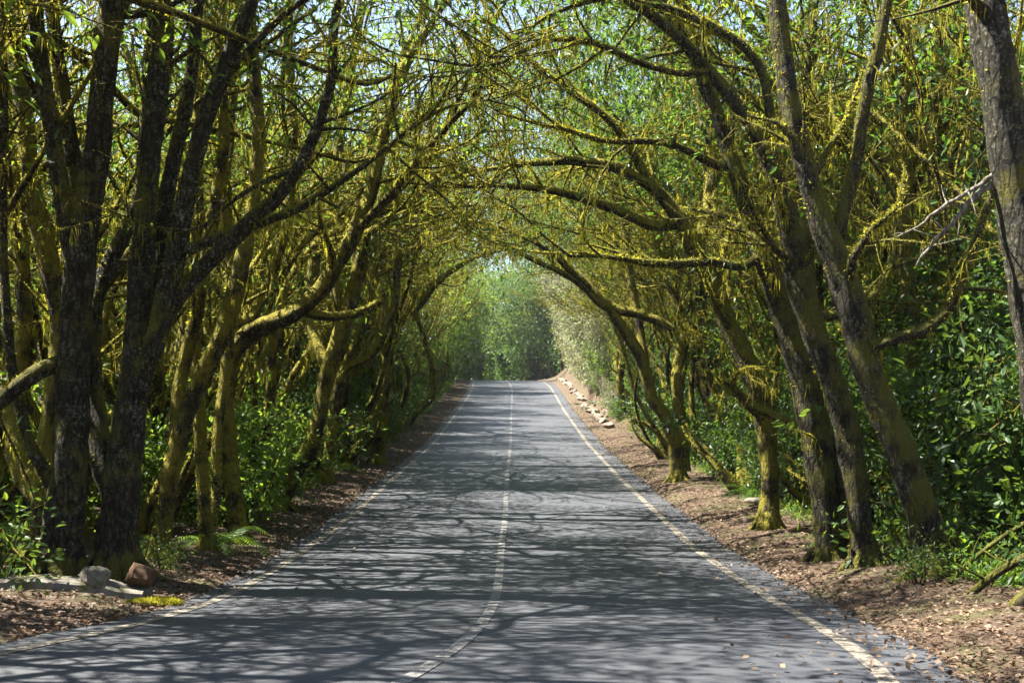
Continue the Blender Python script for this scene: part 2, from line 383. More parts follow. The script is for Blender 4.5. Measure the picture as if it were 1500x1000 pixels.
def leaves(g, pts, dirs, k, size, spread, r, m=0, droop=.25, aspect=.36):
    n = len(pts)
    if n == 0: return
    P = np.repeat(pts, k, 0); D = np.repeat(dirs, k, 0); n = len(P)
    off = r.normal(0, 1, (n, 3)) * spread; P = P + off
    d = nrm(nrm(off) * .9 + D * .5 + r.normal(0, .5, (n, 3)) + np.array([0, 0, -droop]))
    up = nrm(np.array([0, 0, 1.]) + r.normal(0, .55, (n, 3)))
    sd = nrm(np.cross(d, up)); nn = np.cross(sd, d)
    L = (size * r.uniform(.6, 1.25, n))[:, None]; W = L * aspect * .5
    b = P; t = P + d * L - nn * L * .08
    l1 = P + d * L * .3 + sd * W * .95 + nn * W * .25; l2 = P + d * L * .68 + sd * W * .8 + nn * W * .2
    r1 = P + d * L * .3 - sd * W * .95 + nn * W * .25; r2 = P + d * L * .68 - sd * W * .8 + nn * W * .2
    V = np.stack([b, l1, l2, t, r2, r1], 1).reshape(-1, 3); i = np.arange(n)[:, None] * 6
    g.add(V, np.concatenate([np.concatenate([i, i + 1, i + 2, i + 3], 1), np.concatenate([i, i + 3, i + 4, i + 5], 1)]), None, m)
def finish(pl, root, bark, leafm, mossm='moss', nleaf=6, lsize=.11, lspread=.2, zleaf=4.5, keep=1., moss=1., dense=False, tip_leaf_low=.06):
    r = pl.r
    pl.wood.build('trunk', M[bark], root)
    if moss > 0:
        g = Geo()
        fuzz(g, pl, {0: 560 * moss, 1: 560 * moss}, .008, .02, .06, .15, (0, 1))
        fuzz(g, pl, {2: 520 * moss, 3: 70 * moss}, .005, .015, .05, .2, (2, 3))
        fuzz(g, pl, {0: 6 * moss, 1: 20 * moss, 2: 14 * moss, 3: 3 * moss}, .0055, .06, .34, .95, (0, 1, 2, 3))
        g.build('moss', [M[mossm]], root, smooth=False)
    if pl.leaf:
        P = np.array([a for a, b in pl.leaf]); D = np.array([b for a, b in pl.leaf])
        pr = np.where(P[:, 2] > zleaf, keep, tip_leaf_low * keep); pr = np.where(np.abs(P[:, 2] - zleaf) < 1, (pr + tip_leaf_low) * .5, pr)
        cn = clump(P)
        s = (r.uniform(0, 1, len(P)) < pr * 1.6) & (dense | (cn > .0) | (P[:, 2] < 5))
        if s.any():
            leaves(pl.twig, P[s], D[s], nleaf, lsize, lspread, r, 1)
    pl.twig.build('crown', [M['twig'], M[leafm]], root, smooth=False)

# ------------------------------------------------------------------ setting: ground, road, paint
def grid_sheet(name, xs, ys, zf, m, kind='structure', mats=None):
    g = Geo(); X, Y = np.meshgrid(xs, ys); Z = zf(X, Y)
    V = np.stack([X, Y, Z], -1).reshape(-1, 3); nx = len(xs); ny = len(ys)
    i = np.arange(ny - 1)[:, None] * nx + np.arange(nx - 1)[None]
    g.add(V, np.stack([i, i + 1, i + nx + 1, i + nx], -1).reshape(-1, 4))
    o = g.build(name, m); o['kind'] = kind; return o
xs = np.unique(np.concatenate([np.linspace(-300, -30, 16), np.linspace(-30, -9, 36), np.linspace(-9, 9, 121), np.linspace(9, 30, 36), np.linspace(30, 300, 16)]))
ys = np.unique(np.concatenate([np.linspace(-60, -4, 12), np.linspace(-4, 30, 180), np.linspace(30, 110, 200), np.linspace(110, 170, 20), np.linspace(170, 400, 10)]))
grid_sheet('ground', xs, ys, gz, M['ground'])
def strip(name, t0, t1, y0, y1, dz, m, step=.3, wob=0, nt_=2, into=None):
    g = into or Geo(); y = np.arange(y0, y1 + 1e-6, min(step, (y1 - y0) / 2)); c = roadx(y)
    tg = np.gradient(c, y); nx_ = 1 / np.sqrt(1 + tg * tg); ny_ = -tg * nx_
    t = np.linspace(t0, t1, nt_)
    W0 = np.zeros((len(y), nt_))
    if wob:
        W0[:, 0] = wob * vnoise(y, y * .3, 2.1, 11); W0[:, -1] = wob * vnoise(y, y * .3, 2.4, 12); W0[:, [0, -1]] += wob * .45 * np.random.RandomState(3).normal(0, 1, (len(y), 2))
    tt = t[None] + W0
    X = c[:, None] + tt * nx_[:, None]; Y = y[:, None] + tt * ny_[:, None]; Z = roadz(y)[:, None] + dz + 0 * tt
    V = np.stack([X, Y, Z], -1).reshape(-1, 3); i = np.arange(len(y) - 1)[:, None] * nt_ + np.arange(nt_ - 1)[None]
    g.add(V, np.stack([i, i + 1, i + nt_ + 1, i + nt_], -1).reshape(-1, 4))
    if into is None:
        o = g.build(name, m); o['kind'] = 'structure'; return o
strip('road', -HW - .31, HW + .50, -25, 130, 0.0, M['asphalt'], .12, .05, 13)
for s in (-1, 1): strip('edge_line', s * HW - .06, s * HW + .06, -25, 128, .006, M['paint_edge'], .3, .006)
dash = Geo(); y = 5.35
while y < 96:
    strip('', -.048, .048, y, y + 1.79, .006, None, .25, into=dash); y += 1.9
o = dash.build('centre_line', M['paint']); o['kind'] = 'structure'

# ------------------------------------------------------------------ foreground trees, drawn limb by limb
def P3(px, py, d): return np.array([(px - 750) * d / F, d, CZ - (py - 580) * d / F])
def key_tree(name, label, d, stems, bark='bark_mossy', leafm='leaf', seed=1, moss=.8, cfg=None, group=None, base=None, dead=(), **fk):
    pl = Plant(seed); cfg = dict(cfg or {})
    b = P3(stems[0][0][0], stems[0][0][1], d); gzb = float(gz(b[0], b[1])); org = np.array([b[0], b[1], gzb])
    if not label.startswith('a'): pass
    root = thing(name, label, 'tree', tuple(org), 0, group)
    side = -1 if b[0] < 0 else 1
    pl.clear = lambda p: abs(p[0] + org[0]) > 2.9 or p[2] + org[2] > (3.7 if d < 20 else 4.8 if d < 28 else 5.8)
    for si, st in enumerate(stems):
        P = np.array([P3(q[0], q[1], d + (q[3] if len(q) > 3 else 0)) for q in st]) - org
        R = np.array([q[2] * (d + (q[3] if len(q) > 3 else 0)) / F for q in st]) * (.93 if bark == 'bark_mossy' else .84)
        if si == 0:
            P = np.concatenate([[P[0] * [1, 1, 0] + [0, 0, -.25]], P]); R = np.concatenate([[R[0] * 1.15], R])
        thick = R.max() > .07
        Q, q = resample(P, R, .12 if thick else .16)
        if si == 0: q = q * (1 + .55 * np.exp(-np.clip(Q[:, 2], 0, 9) / .22))
        tube(pl.wood, Q, q, 18 if R.max() > .12 else (10 if thick else 7), 0, .10, rs=pl.r)
        if si == 0:
            for k_ in range(6):
                a_ = k_ * 1.05 + pl.r.uniform(-.3, .3); rr_ = R[1]; o0 = np.array([math.cos(a_), math.sin(a_), 0])
                tube(pl.wood, [Q[0] * [1, 1, 0] + o0 * rr_ * .5 + [0, 0, .30], Q[0] * [1, 1, 0] + o0 * rr_ * 1.15 + [0, 0, .10], Q[0] * [1, 1, 0] + o0 * rr_ * 1.9 + [0, 0, -.02], Q[0] * [1, 1, 0] + o0 * rr_ * 3 + [0, 0, -.14]], [rr_ * .5, rr_ * .42, rr_ * .3, rr_ * .15], 8, 0, .1, rs=pl.r)
        pl.site(Q, q, 0 if thick else 1)
        c = dict(n1=.8, s0=.35, zmin=2.2, len1=1.9, len2=.9, bias=(-.25 * side, 0, .1)); c.update(cfg)
        grow(pl, Q, q, 0, c)
        h_ = len(Q) // 2 if thick else 2
        if len(Q) - h_ > 3: grow(pl, Q[h_:], q[h_:], 1, dict(n2=1.7, len2=1.2, n3=3.4))
        # crown above the last point: keep climbing out of the frame
        if Q[-1][2] + gzb > CZ + (560 / F) * Q[-1][1] * 0 + 3.5 + d * .2:
            for k in range(2 if thick else 1):
                dd = nrm(nrm(Q[-1] - Q[-3]) + pl.r.normal(0, .3, 3) + np.array([-.1 * side, 0, .25]))
                W, w_ = pl.walk(Q[-1], dd, 3.6, q[-1] * .85, .02, .1, np.array([0, 0, .1]), .35)
                if W is None: continue
                tube(pl.wood, W, w_, 8, 0, .05, rs=pl.r); pl.site(W, w_, 1)
                grow(pl, W, w_, 0, dict(n1=2.0, s0=.1, zmin=1, len1=2.6, len2=1.2))
        elif st[-1][2] < 9.5 and si != 99:
            for k in range(3):
                dd = nrm(nrm(Q[-1] - Q[-3]) + pl.r.normal(0, .28, 3) * (k > 0) + np.array([0, 0, .05]))
                W, w_ = pl.walk(Q[-1], dd, pl.r.uniform(1., 2.2), q[-1] * (.95 if k == 0 else .6), .004, .16, np.array([0, 0, -.02]), .18)
                if W is None: continue
                tube(pl.wood, W, w_, 6, 0, .05, rs=pl.r); pl.site(W, w_, 1); grow(pl, W, w_, 1, dict(n2=2.6, len2=.9, n3=4.))
    for st in dead:
        P = np.array([P3(q[0], q[1], d + (q[3] if len(q) > 3 else 0)) for q in st]) - org; R = np.array([q[2] * d / F for q in st])
        Q, q = resample(P, R, .06); Q = Q + pl.r.normal(0, .006, Q.shape); g = Geo(); tube(g, Q, q, 6, 0, .1, rs=pl.r)
        for _ in range(7):
            i = pl.r.randint(3, len(Q) - 1); dd = nrm(Q[i] - Q[i - 1] + pl.r.normal(0, .6, 3))
            W, w_ = pl.walk(Q[i], dd, pl.r.uniform(.1, .4), q[i] * .5, .0015, .15, np.array([0, 0, -.2]), .07)
            if W is not None: tube(g, W, w_, 4, 0, rs=pl.r)
        g.build('dead_branch', M['bark_pale'], root)['label'] = 'pale bare dead branch'
    a = dict(zleaf=5.6, keep=.8, lsize=.11, nleaf=9); a.update(fk)
    finish(pl, root, bark, leafm, moss=moss, **a)
    return root

key_tree('forked_tree', 'thick grey lichen-spotted tree rising behind the grey boulder, forking into pale tall stems', 11.9, [
    [(84, 872, 40), (88, 820, 35), (97, 740, 33), (104, 640, 29), (108, 560, 27), (110, 470, 27), (116, 390, 27), (128, 310, 25), (142, 220, 21), (150, 130, 20), (158, 60, 23), (165, 0, 23), (172, -90, 20), (185, -250, 15, -.5)],
    [(114, 410, 18), (98, 330, 17), (88, 260, 16), (75, 190, 14), (62, 110, 13), (50, 0, 13), (35, -120, 10)],
    [(116, 390, 14, .4), (112, 290, 15, .5), (100, 180, 13, .5), (85, 90, 12, .5), (75, 0, 11, .5), (70, -120, 9, .6)],
    [(88, 740, 14), (66, 690, 13), (45, 660, 11), (30, 600, 9), (14, 520, 8), (5, 400, 8), (3, 250, 8), (6, 120, 8), (-5, 0, 7)],
    [(95, 530, 14, .1), (62, 538, 15, -.2), (40, 552, 14, -.3), (10, 580, 14, -.4), (-30, 610, 13, -.4)],
    [(165, 22, 8), (200, 27, 7), (235, 14, 6), (275, -5, 5)]],
    'bark_grey', seed=3, moss=.35, cfg=dict(n1=.35, zmin=3.0))
key_tree('forked_tree', 'dark tree right behind the brown boulder, splitting low into five leaning stems', 12.0, [
    [(172, 862, 36), (172, 800, 31), (176, 740, 30), (180, 680, 30), (187, 620, 30), (198, 560, 27), (205, 500, 26), (206, 430, 22), (212, 330, 19), (222, 200, 18), (235, 100, 18), (243, 0, 17), (250, -120, 14)],
    [(172, 745, 22, .2), (155, 690, 21, .2), (143, 630, 20, .3), (133, 570, 19, .4), (131, 500, 17, .5), (138, 440, 15, .6), (162, 378, 14, .7), (188, 335, 13, .8), (204, 285, 11, .9), (212, 200, 9, 1), (216, 90, 8, 1), (225, -30, 7, 1)],
    [(212, 520, 22, .1), (228, 440, 17, .2), (238, 350, 15, .2), (246, 270, 14, .2), (262, 200, 12, .3), (280, 120, 11, .3), (290, 0, 10, .3), (300, -100, 8, .3)],
    [(200, 575, 20, -.1), (232, 480, 18, -.2), (256, 385, 18, -.2), (268, 310, 17, -.2), (288, 215, 16, -.2), (318, 130, 15, -.2), (345, 60, 15, -.2), (368, 0, 14, -.2), (390, -100, 12, -.2)],
    [(225, 495, 16), (262, 432, 15, -.1), (300, 390, 14, -.2), (345, 345, 15, -.3), (400, 295, 12, -.4), (440, 245, 11, -.5), (468, 180, 10, -.6), (488, 120, 9, -.7), (486, 50, 8, -.8), (505, -40, 7, -1)],
    [(340, 342, 9, -.3), (308, 352, 11, -.3), (275, 366, 11, -.3)],
    [(360, 335, 9, -.3), (400, 320, 8, -.4), (435, 308, 7, -.5), (480, 280, 6, -.8), (540, 238, 5, -1), (600, 190, 4, -1.4)],
    [(330, 105, 7, -.2), (365, 75, 7, -.3), (400, 35, 6, -.4), (440, 0, 6, -.5), (490, -20, 5, -.6)],
    [(440, 246, 6, -.5), (415, 252, 6, -.5), (350, 285, 4, -.4), (300, 330, 3, -.3)]],
    'bark_grey', seed=5, moss=.5, cfg=dict(n1=.4, zmin=3.2))
key_tree('mossy_tree', 'moss-wrapped tree half hidden behind the trunk beside the grey boulder', 13.6, [
    [(58, 842, 22), (66, 740, 20), (78, 600, 18), (92, 480, 16), (70, 380, 16), (48, 290, 14), (38, 200, 14), (28, 100, 12), (20, 0, 11), (15, -120, 9)],
    [(20, 600, 14, .8), (36, 470, 12, .8), (30, 340, 12, .8), (10, 200, 11, .8), (0, 60, 10, .8), (0, -80, 9, .8)],
    [(60, 730, 16), (30, 690, 18, .4), (18, 600, 16, .8)]], seed=8, moss=1.1)
key_tree('mossy_tree', 'slim mossy tree leaning to the road, first one past the brown boulder', 13.9, [
    [(232, 838, 13), (240, 760, 13), (252, 680, 14), (275, 600, 14), (300, 540, 15), (330, 480, 15), (352, 400, 13), (372, 300, 11), (380, 200, 10), (372, 100, 9), (365, 0, 9), (360, -100, 7)],
    [(235, 790, 11, .3), (258, 660, 11, .4), (262, 560, 11, .5), (290, 450, 11, .6), (310, 330, 10, .6), (330, 200, 9, .6), (320, 80, 8, .6), (330, -40, 7, .6)]], seed=9, moss=1.)
key_tree('mossy_tree', 'pair of straight thin mossy poles left of the fern', 15.0, [
    [(305, 812, 10), (298, 720, 10), (293, 640, 10), (290, 560, 9), (282, 450, 9), (292, 330, 8), (288, 200, 8), (295, 60, 8), (300, -60, 7)],
    [(303, 800, 8, .1), (318, 720, 8, .3), (316, 640, 8, .5), (332, 540, 9, .7), (338, 420, 8, .8), (330, 260, 8, .8), (345, 100, 7, .8), (350, -40, 7, .8)]], seed=10, moss=1.)
key_tree('mossy_tree', 'mossy tree with one thick sunlit limb sweeping out toward the road above the leafy shrub', 16.3, [
    [(350, 792, 13), (340, 700, 12), (331, 600, 12), (336, 525, 13), (362, 487, 15), (410, 468, 13), (440, 455, 14), (470, 425, 14), (495, 385, 13), (520, 340, 12), (545, 280, 10), (562, 200, 9), (590, 100, 8), (640, 20, 6), (690, -50, 5)],
    [(331, 600, 10), (345, 520, 10, .4), (390, 430, 9, .6), (420, 330, 9, .8), (432, 200, 8, .8), (420, 60, 8, .8), (430, -60, 7, .8)],
    [(440, 455, 9), (480, 465, 8, .2), (520, 462, 7, .3), (560, 440, 5, .4)],
    [(520, 340, 7), (560, 300, 7, -.3), (600, 250, 6, -.6), (650, 190, 5, -.9), (690, 150, 4, -1.2)]], seed=11, moss=1.)
key_tree('mossy_tree', 'mossy tree bent low over the verge behind the leafy shrub with an arching bright limb', 20.0, [
    [(404, 742, 15), (430, 690, 14), (456, 655, 13), (470, 600, 12), (480, 540, 12), (505, 470, 12), (525, 400, 12), (535, 325, 11), (550, 311, 9), (580, 304, 8), (604, 295, 8), (622, 277, 7), (643, 259, 6), (690, 220, 4)],
    [(525, 400, 9), (520, 350, 10), (530, 280, 9), (545, 200, 8), (580, 120, 7), (610, 40, 6), (640, -40, 5)],
    [(480, 540, 9), (450, 470, 9, .6), (460, 380, 9, .8), (490, 280, 8, .8), (500, 180, 8, .8), (520, 70, 7, .8), (540, -60, 7, .8)],
    [(499, 470, 7), (490, 400, 7), (505, 360, 7, -.3), (525, 348, 7, -.4), (560, 330, 5, -.5)]], seed=12, moss=1.)
key_tree('mossy_tree', 'thin-stemmed mossy tree whose stems curve like hooks over the left verge', 25.0, [
    [(475, 718, 9), (488, 620, 9), (500, 545, 8), (518, 530, 7), (536, 528, 7), (553, 508, 7), (568, 472, 7), (580, 445, 6), (581, 400, 6), (586, 364, 6), (592, 334, 6), (600, 290, 5), (630, 230, 4), (660, 180, 3)],
    [(500, 545, 7), (514, 516, 6), (532, 481, 6), (541, 445, 6), (544, 400, 6), (547, 358, 6), (560, 280, 5), (590, 190, 4)],
    [(488, 620, 8), (480, 520, 8, .8), (470, 420, 7, 1), (490, 300, 7, 1), (500, 180, 6, 1)]], seed=13, moss=.9)
key_tree('mossy_tree', 'mossy tree with a bright upturned elbow of a limb nearest the tunnel mouth on left', 31.0, [
    [(552, 692, 10), (560, 600, 10), (568, 520, 9), (578, 470, 8), (592, 457, 8), (610, 448, 9), (622, 433, 8), (631, 421, 7), (655, 400, 5), (680, 385, 4), (710, 370, 3)],
    [(568, 520, 8), (560, 430, 8, .5), (566, 330, 7, .5), (600, 220, 6, .5), (640, 120, 6, .5)],
    [(610, 470, 6), (600, 400, 5), (615, 340, 5), (650, 290, 4)]], seed=14, moss=.9)

# right side
key_tree('leaning_tree', 'dark leaning tree with twin stems at its foot, farthest of three big right-hand trunks', 14.0, [
    [(1210, 832, 19), (1210, 770, 20), (1204, 700, 23), (1196, 640, 26), (1182, 570, 26), (1165, 505, 24), (1140, 440, 20), (1118, 370, 18), (1098, 310, 17), (1078, 255, 15), (1058, 190, 13), (1030, 110, 12), (1000, 50, 10), (950, -30, 9), (890, -100, 7)],
    [(1240, 834, 17, .15), (1234, 760, 17, .15), (1222, 690, 17, .15), (1204, 630, 16, .1), (1190, 590, 14)],
    [(1118, 370, 9), (1090, 398, 8, -.1), (1060, 385, 8, -.2), (1045, 379, 8, -.3), (1015, 386, 8, -.4), (982, 388, 8, -.5), (946, 386, 7, -.6), (916, 379, 5, -.7), (880, 375, 4, -.8)],
    [(1165, 505, 14, .2), (1185, 430, 14, .5), (1180, 330, 13, .6), (1172, 200, 11, .7), (1185, 90, 10, .7), (1195, -30, 9, .7)],
    [(1075, 250, 9), (1040, 240, 8), (1000, 215, 7), (950, 205, 6, -.4), (890, 210, 5, -.7), (830, 190, 4, -1)]],
    'bark_dark', 'leaf_dark', seed=21, moss=.8, cfg=dict(n1=.7))
key_tree('leaning_tree', 'straight-footed dark tree arching over the road, middle of three big right-hand trunks', 12.8, [
    [(1266, 852, 20), (1262, 790, 19), (1256, 720, 20), (1246, 650, 22), (1230, 590, 22), (1208, 530, 22), (1188, 470, 22), (1170, 410, 22), (1158, 340, 20), (1140, 270, 17), (1105, 185, 13), (1060, 130, 11), (1010, 70, 10), (960, 25, 9), (900, -10, 8), (820, -60, 6)],
    [(1190, 465, 9), (1225, 462, 9, .2), (1262, 455, 9, .6), (1285, 430, 8, .8), (1303, 395, 8, .9), (1312, 370, 7, 1), (1320, 310, 6, 1)],
    [(1135, 250, 9), (1128, 170, 9), (1120, 105, 9), (1098, 72, 8), (1050, 40, 8), (990, 15, 7), (920, -5, 6)],
    [(1040, 105, 7), (1000, 110, 6, -.2), (940, 95, 6, -.5), (870, 60, 5, -.8), (800, 55, 4, -1.2), (740, 90, 3, -1.5)]],
    'bark_dark', 'leaf_dark', seed=22, moss=.75, cfg=dict(n1=.7))
key_tree('leaning_tree', 'stout dark trunk leaning steeply from the right verge, nearest of three big trunks', 11.6, [
    [(1384, 872, 33), (1374, 830, 28), (1358, 780, 25), (1340, 720, 27), (1318, 660, 27), (1298, 610, 27), (1275, 550, 25), (1258, 490, 26), (1240, 420, 26), (1213, 350, 23), (1190, 285, 20), (1172, 220, 18), (1155, 140, 16), (1143, 50, 16), (1135, -30, 15), (1128, -150, 12)],
    [(1222, 360, 13), (1240, 290, 12), (1258, 220, 12), (1266, 150, 12), (1285, 75, 11), (1300, 0, 10), (1310, -100, 8)],
    [(1258, 520, 10), (1300, 497, 10, -.2), (1345, 490, 11, -.3), (1375, 475, 11, -.3), (1395, 445, 9, -.3), (1408, 410, 8, -.3), (1422, 380, 7, -.3), (1435, 330, 7, -.3), (1455, 285, 6, -.3), (1465, 200, 5, -.2)]],
    'bark_dark', 'leaf_dark', seed=23, moss=.75, cfg=dict(n1=.45))
key_tree('big_tree', 'thick pale-edged trunk crossing the upper right corner with dead branches', 9.2, [
    [(1560, 905, 46), (1548, 750, 38), (1532, 600, 34), (1512, 470, 32), (1495, 360, 32), (1480, 250, 31), (1465, 130, 31), (1448, 30, 33), (1432, -60, 32), (1405, -220, 26), (1390, -350, 20)]],
    'bark_grey', 'leaf_dark', seed=24, moss=.15, cfg=dict(n1=.25, zmin=3.8),
    dead=[[(1466, 252, 4.5), (1420, 280, 3.6), (1380, 303, 3), (1345, 332, 2), (1316, 347, 1)], [(1466, 258, 5), (1428, 288, 4.4), (1395, 325, 3.6), (1370, 352, 2.6), (1343, 388, 1.5)]])
key_tree('mossy_tree', 'dark-stemmed tree behind the three big trunks with a long limb reaching over the road', 17.2, [
    [(1125, 790, 14), (1128, 700, 14), (1122, 620, 15), (1106, 560, 16), (1090, 520, 16), (1065, 470, 15), (1045, 420, 14), (1020, 370, 14), (1000, 325, 13), (975, 292, 11), (940, 262, 9), (890, 240, 8), (830, 235, 7), (770, 240, 5), (700, 250, 3)],
    [(1000, 325, 10), (955, 334, 8), (928, 317, 8), (901, 307, 8), (880, 299, 7), (856, 292, 7), (826, 283, 6), (790, 276, 5), (740, 272, 4)],
    [(1020, 370, 11), (1040, 300, 11, .4), (1045, 220, 10, .5), (1020, 120, 9, .5), (1010, 20, 8, .5), (980, -60, 7, .5)],
    [(1125, 620, 8), (1095, 590, 8, -.2), (1075, 570, 7, -.3)], [(1095, 590, 7, -.2), (1125, 608, 7, -.4), (1155, 617, 6, -.5)],
    [(960, 280, 7), (930, 230, 7), (900, 180, 6), (860, 150, 6), (800, 110, 5), (760, 70, 4)]],
    'bark_mossy', 'leaf', seed=25, moss=.9)
key_tree('mossy_tree', 'tall mossy post-like tree seen between the nearest big trunk and the corner trunk', 15.2, [
    [(1350, 800, 13), (1348, 700, 12), (1343, 600, 12), (1336, 500, 12), (1330, 400, 12), (1326, 290, 12), (1330, 180, 12), (1326, 60, 11), (1320, 0, 11), (1316, -100, 9)],
    [(1326, 300, 8), (1312, 250, 7), (1298, 230, 7), (1275, 222, 7), (1240, 210, 7), (1208, 203, 6)],
    [(1345, 240, 7), (1350, 215, 7), (1332, 184, 7), (1275, 177, 6), (1240, 175, 4)],
    [(1343, 600, 10), (1370, 500, 10, .4), (1375, 380, 9, .5), (1368, 250, 9, .5), (1378, 120, 8, .5), (1385, 0, 8, .5)]], seed=26, moss=1.)
key_tree('mossy_tree', 'mossy tree leaning left with a blunt dark limb jutting over the road halfway up', 25.5, [
    [(994, 690, 10), (986, 640, 10), (975, 610, 10), (955, 584, 10), (945, 542, 9), (934, 514, 9), (920, 490, 9), (905, 470, 8), (890, 445, 8), (865, 422, 7), (841, 402, 6), (815, 375, 5), (785, 355, 4), (750, 340, 3)],
    [(1003, 690, 10), (999, 625, 9), (994, 597, 9), (990, 560, 8), (1000, 480, 8, .4), (1010, 380, 8, .6), (1005, 270, 7, .6), (990, 160, 7, .6), (980, 60, 6, .6)],
    [(985, 482, 6), (970, 473, 8), (940, 460, 8), (910, 455, 8), (880, 446, 8), (868, 430, 7), (845, 412, 5), (820, 397, 5), (790, 385, 4), (760, 370, 4), (730, 355, 3)],
    [(955, 584, 7), (940, 500, 7, .3), (925, 420, 7, .5), (915, 320, 6, .6), (880, 220, 6, .6), (850, 120, 5, .6)]], seed=27, moss=.8)

# ------------------------------------------------------------------ forest tree kinds
def make_forest_tree(seed, arch, H, nst, moss=1., leafm='leaf', keep=.55, zleaf=5.5, lean=.3, label='', name='mossy_tree', nleaf=6, lsize=.12, bark='bark_mossy', low=.06, lspread=.22, cz=4.2, dense=False, len1=None):
    pl = Plant(seed); r = pl.r
    def clr(p):
        rr = math.hypot(p[0], p[1])
        return not (rr > 1.4 and p[2] < cz - 1.4 + min(1.6, (rr - 1.4) * 1.6) + .35 * min(max(rr - 3, 0), 2))
    if name == 'mossy_tree' or arch: pl.clear = clr
    root = thing(name, label, 'tree', (0, 0, -50))
    for k in range(nst):
        a = r.uniform(0, 6.28) + k * 2.4; sp = .12 * k
        p = np.array([math.cos(a) * sp * .9, math.sin(a) * sp * .9, -.25])
        d = nrm(np.array([lean * r.uniform(.1, 1.3) + .25 * math.cos(a), .35 * math.sin(a) * r.uniform(.3, 1), 1.]))
        r0 = r.uniform(.04, .11) * H / 9 * (1.3 if k == 0 else .9)
        trop = np.array([.10 if arch else 0., 0, .12 if not arch else .03])
        P, R = pl.walk(p, d, H * r.uniform(.75, 1.05), r0, .022, .125, trop, .35)
        R = R * (1 + .6 * np.exp(-np.clip(P[:, 2], 0, 9) / .3))
        Q, q = resample(P, R, .2)
        tube(pl.wood, Q, q, 9, 0, .09, rs=r); pl.site(Q, q, 0)
        grow(pl, Q, q, 0, dict(n1=1.35 if arch else .7, s0=.14, zmin=1.6, dense=dense, len1=len1 or (4.0 if arch else 2.4), len2=1.5, n2=2.6, n3=3.4,
             bias=(.55, 0, .12) if arch else (0.1, 0, .15)))
    finish(pl, root, bark, leafm, moss=moss * .62, keep=keep, zleaf=zleaf, nleaf=nleaf, lsize=lsize, tip_leaf_low=low, lspread=lspread, dense=dense)
    return root
arch_kinds = [make_forest_tree(100 + i, True, 10.5 + .6 * (i % 3), 4 + i % 2, leafm=('leaf', 'leaf_bright')[i % 2], lean=.45, keep=.6, nleaf=11, lsize=.12, zleaf=6.0) for i in range(6)]
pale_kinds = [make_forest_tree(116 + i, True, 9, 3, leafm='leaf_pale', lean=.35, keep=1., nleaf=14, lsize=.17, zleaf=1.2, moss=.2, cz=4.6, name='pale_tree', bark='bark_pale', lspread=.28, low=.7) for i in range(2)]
far_kinds = [make_forest_tree(110 + i, True, 12.5, 2 + i % 2, leafm=('leaf', 'leaf_bright')[i % 2], lean=.3, keep=.8, nleaf=9, lsize=.16, zleaf=6.0, cz=5.0) for i in range(3)]
dense_kinds = [make_forest_tree(130 + i, True, 14.5, 2, leafm=('leaf', 'leaf_dark', 'leaf')[i], lean=.28, keep=.8, nleaf=13, lsize=.17, zleaf=6.5, moss=.7, cz=5.6, dense=True, len1=5.2, lspread=.26) for i in range(3)]
over_kinds = [make_forest_tree(135 + i, True, 14.5, 2, leafm=('leaf', 'leaf_dark', 'leaf_bright')[i], lean=.62, keep=.95, nleaf=11, lsize=.15, zleaf=6.0, moss=1.2, cz=5.9, dense=True, len1=5.4, lspread=.28) for i in range(3)]
tall_kinds = [make_forest_tree(120 + i, True, 14, 2, leafm=('leaf', 'leaf_bright', 'leaf')[i], lean=.25, keep=.95, nleaf=16, lsize=.16, zleaf=8., moss=.6) for i in range(3)]
deep_kinds = [make_forest_tree(140 + i, False, 9.5 + .7 * (i % 3), 7 + i % 3, leafm=('leaf', 'leaf_dark')[i % 2], lean=.15, keep=.7, nleaf=11, lsize=.14, moss=.8) for i in range(6)]
leafy_kinds = [make_forest_tree(180 + i, False, 10, 2, moss=.25, leafm=('leaf', 'leaf_dark', 'leaf_bright')[i], keep=1., zleaf=1.2, nleaf=20, lsize=.21, lspread=.32, dense=True, name='leafy_tree', low=.6) for i in range(3)]

def make_bush(seed, h, rad, leafm, n, lsize, name='laurel_bush', upright=.7):
    pl = Plant(seed); r = pl.r
    root = thing(name, '', 'shrub', (0, 0, -50)); st = Geo(); lf = Geo()
    tips = []; dirs = []
    for k in range(int(8 + rad * 4)):
        a = r.uniform(0, 6.28); q = r.uniform(0, 1)
        d = nrm(np.array([math.cos(a) * rad / h * (q + .15), math.sin(a) * rad / h * (q + .15), upright + .3]))
        P, R = pl.walk(np.array([math.cos(a), math.sin(a), 0]) * .12 * rad + [0, 0, -.1], d, h * r.uniform(.7, 1.15), .018, .006, .1 if h < 3 else .045, np.array([0, 0, .1 if h < 3 else .25]), .2)
        tube(st, P, R, 5, 0, rs=r)
        for i in range(2, len(P)):
            for _ in range(2):
                dd = nrm(r.normal(0, 1, 3) + [0, 0, .3]); W, w_ = pl.walk(P[i], dd, r.uniform(.2, .65), .006, .003, .12, np.array([0, 0, .05]), .15)
                tube(st, W, w_, 3, 0, cap=False, rs=r)
                for q_ in W[1:]: tips.append(q_); dirs.append(dd)
    tips = np.array(tips); dirs = np.array(dirs); s = r.choice(len(tips), min(len(tips), n), replace=False)
    leaves(lf, tips[s], dirs[s], 6, lsize * 1.15, .09, r, 0, droop=.15, aspect=.5)
    st.build('stem', M['twig'], root, False); lf.build('foliage', M[leafm], root, False)
    return root
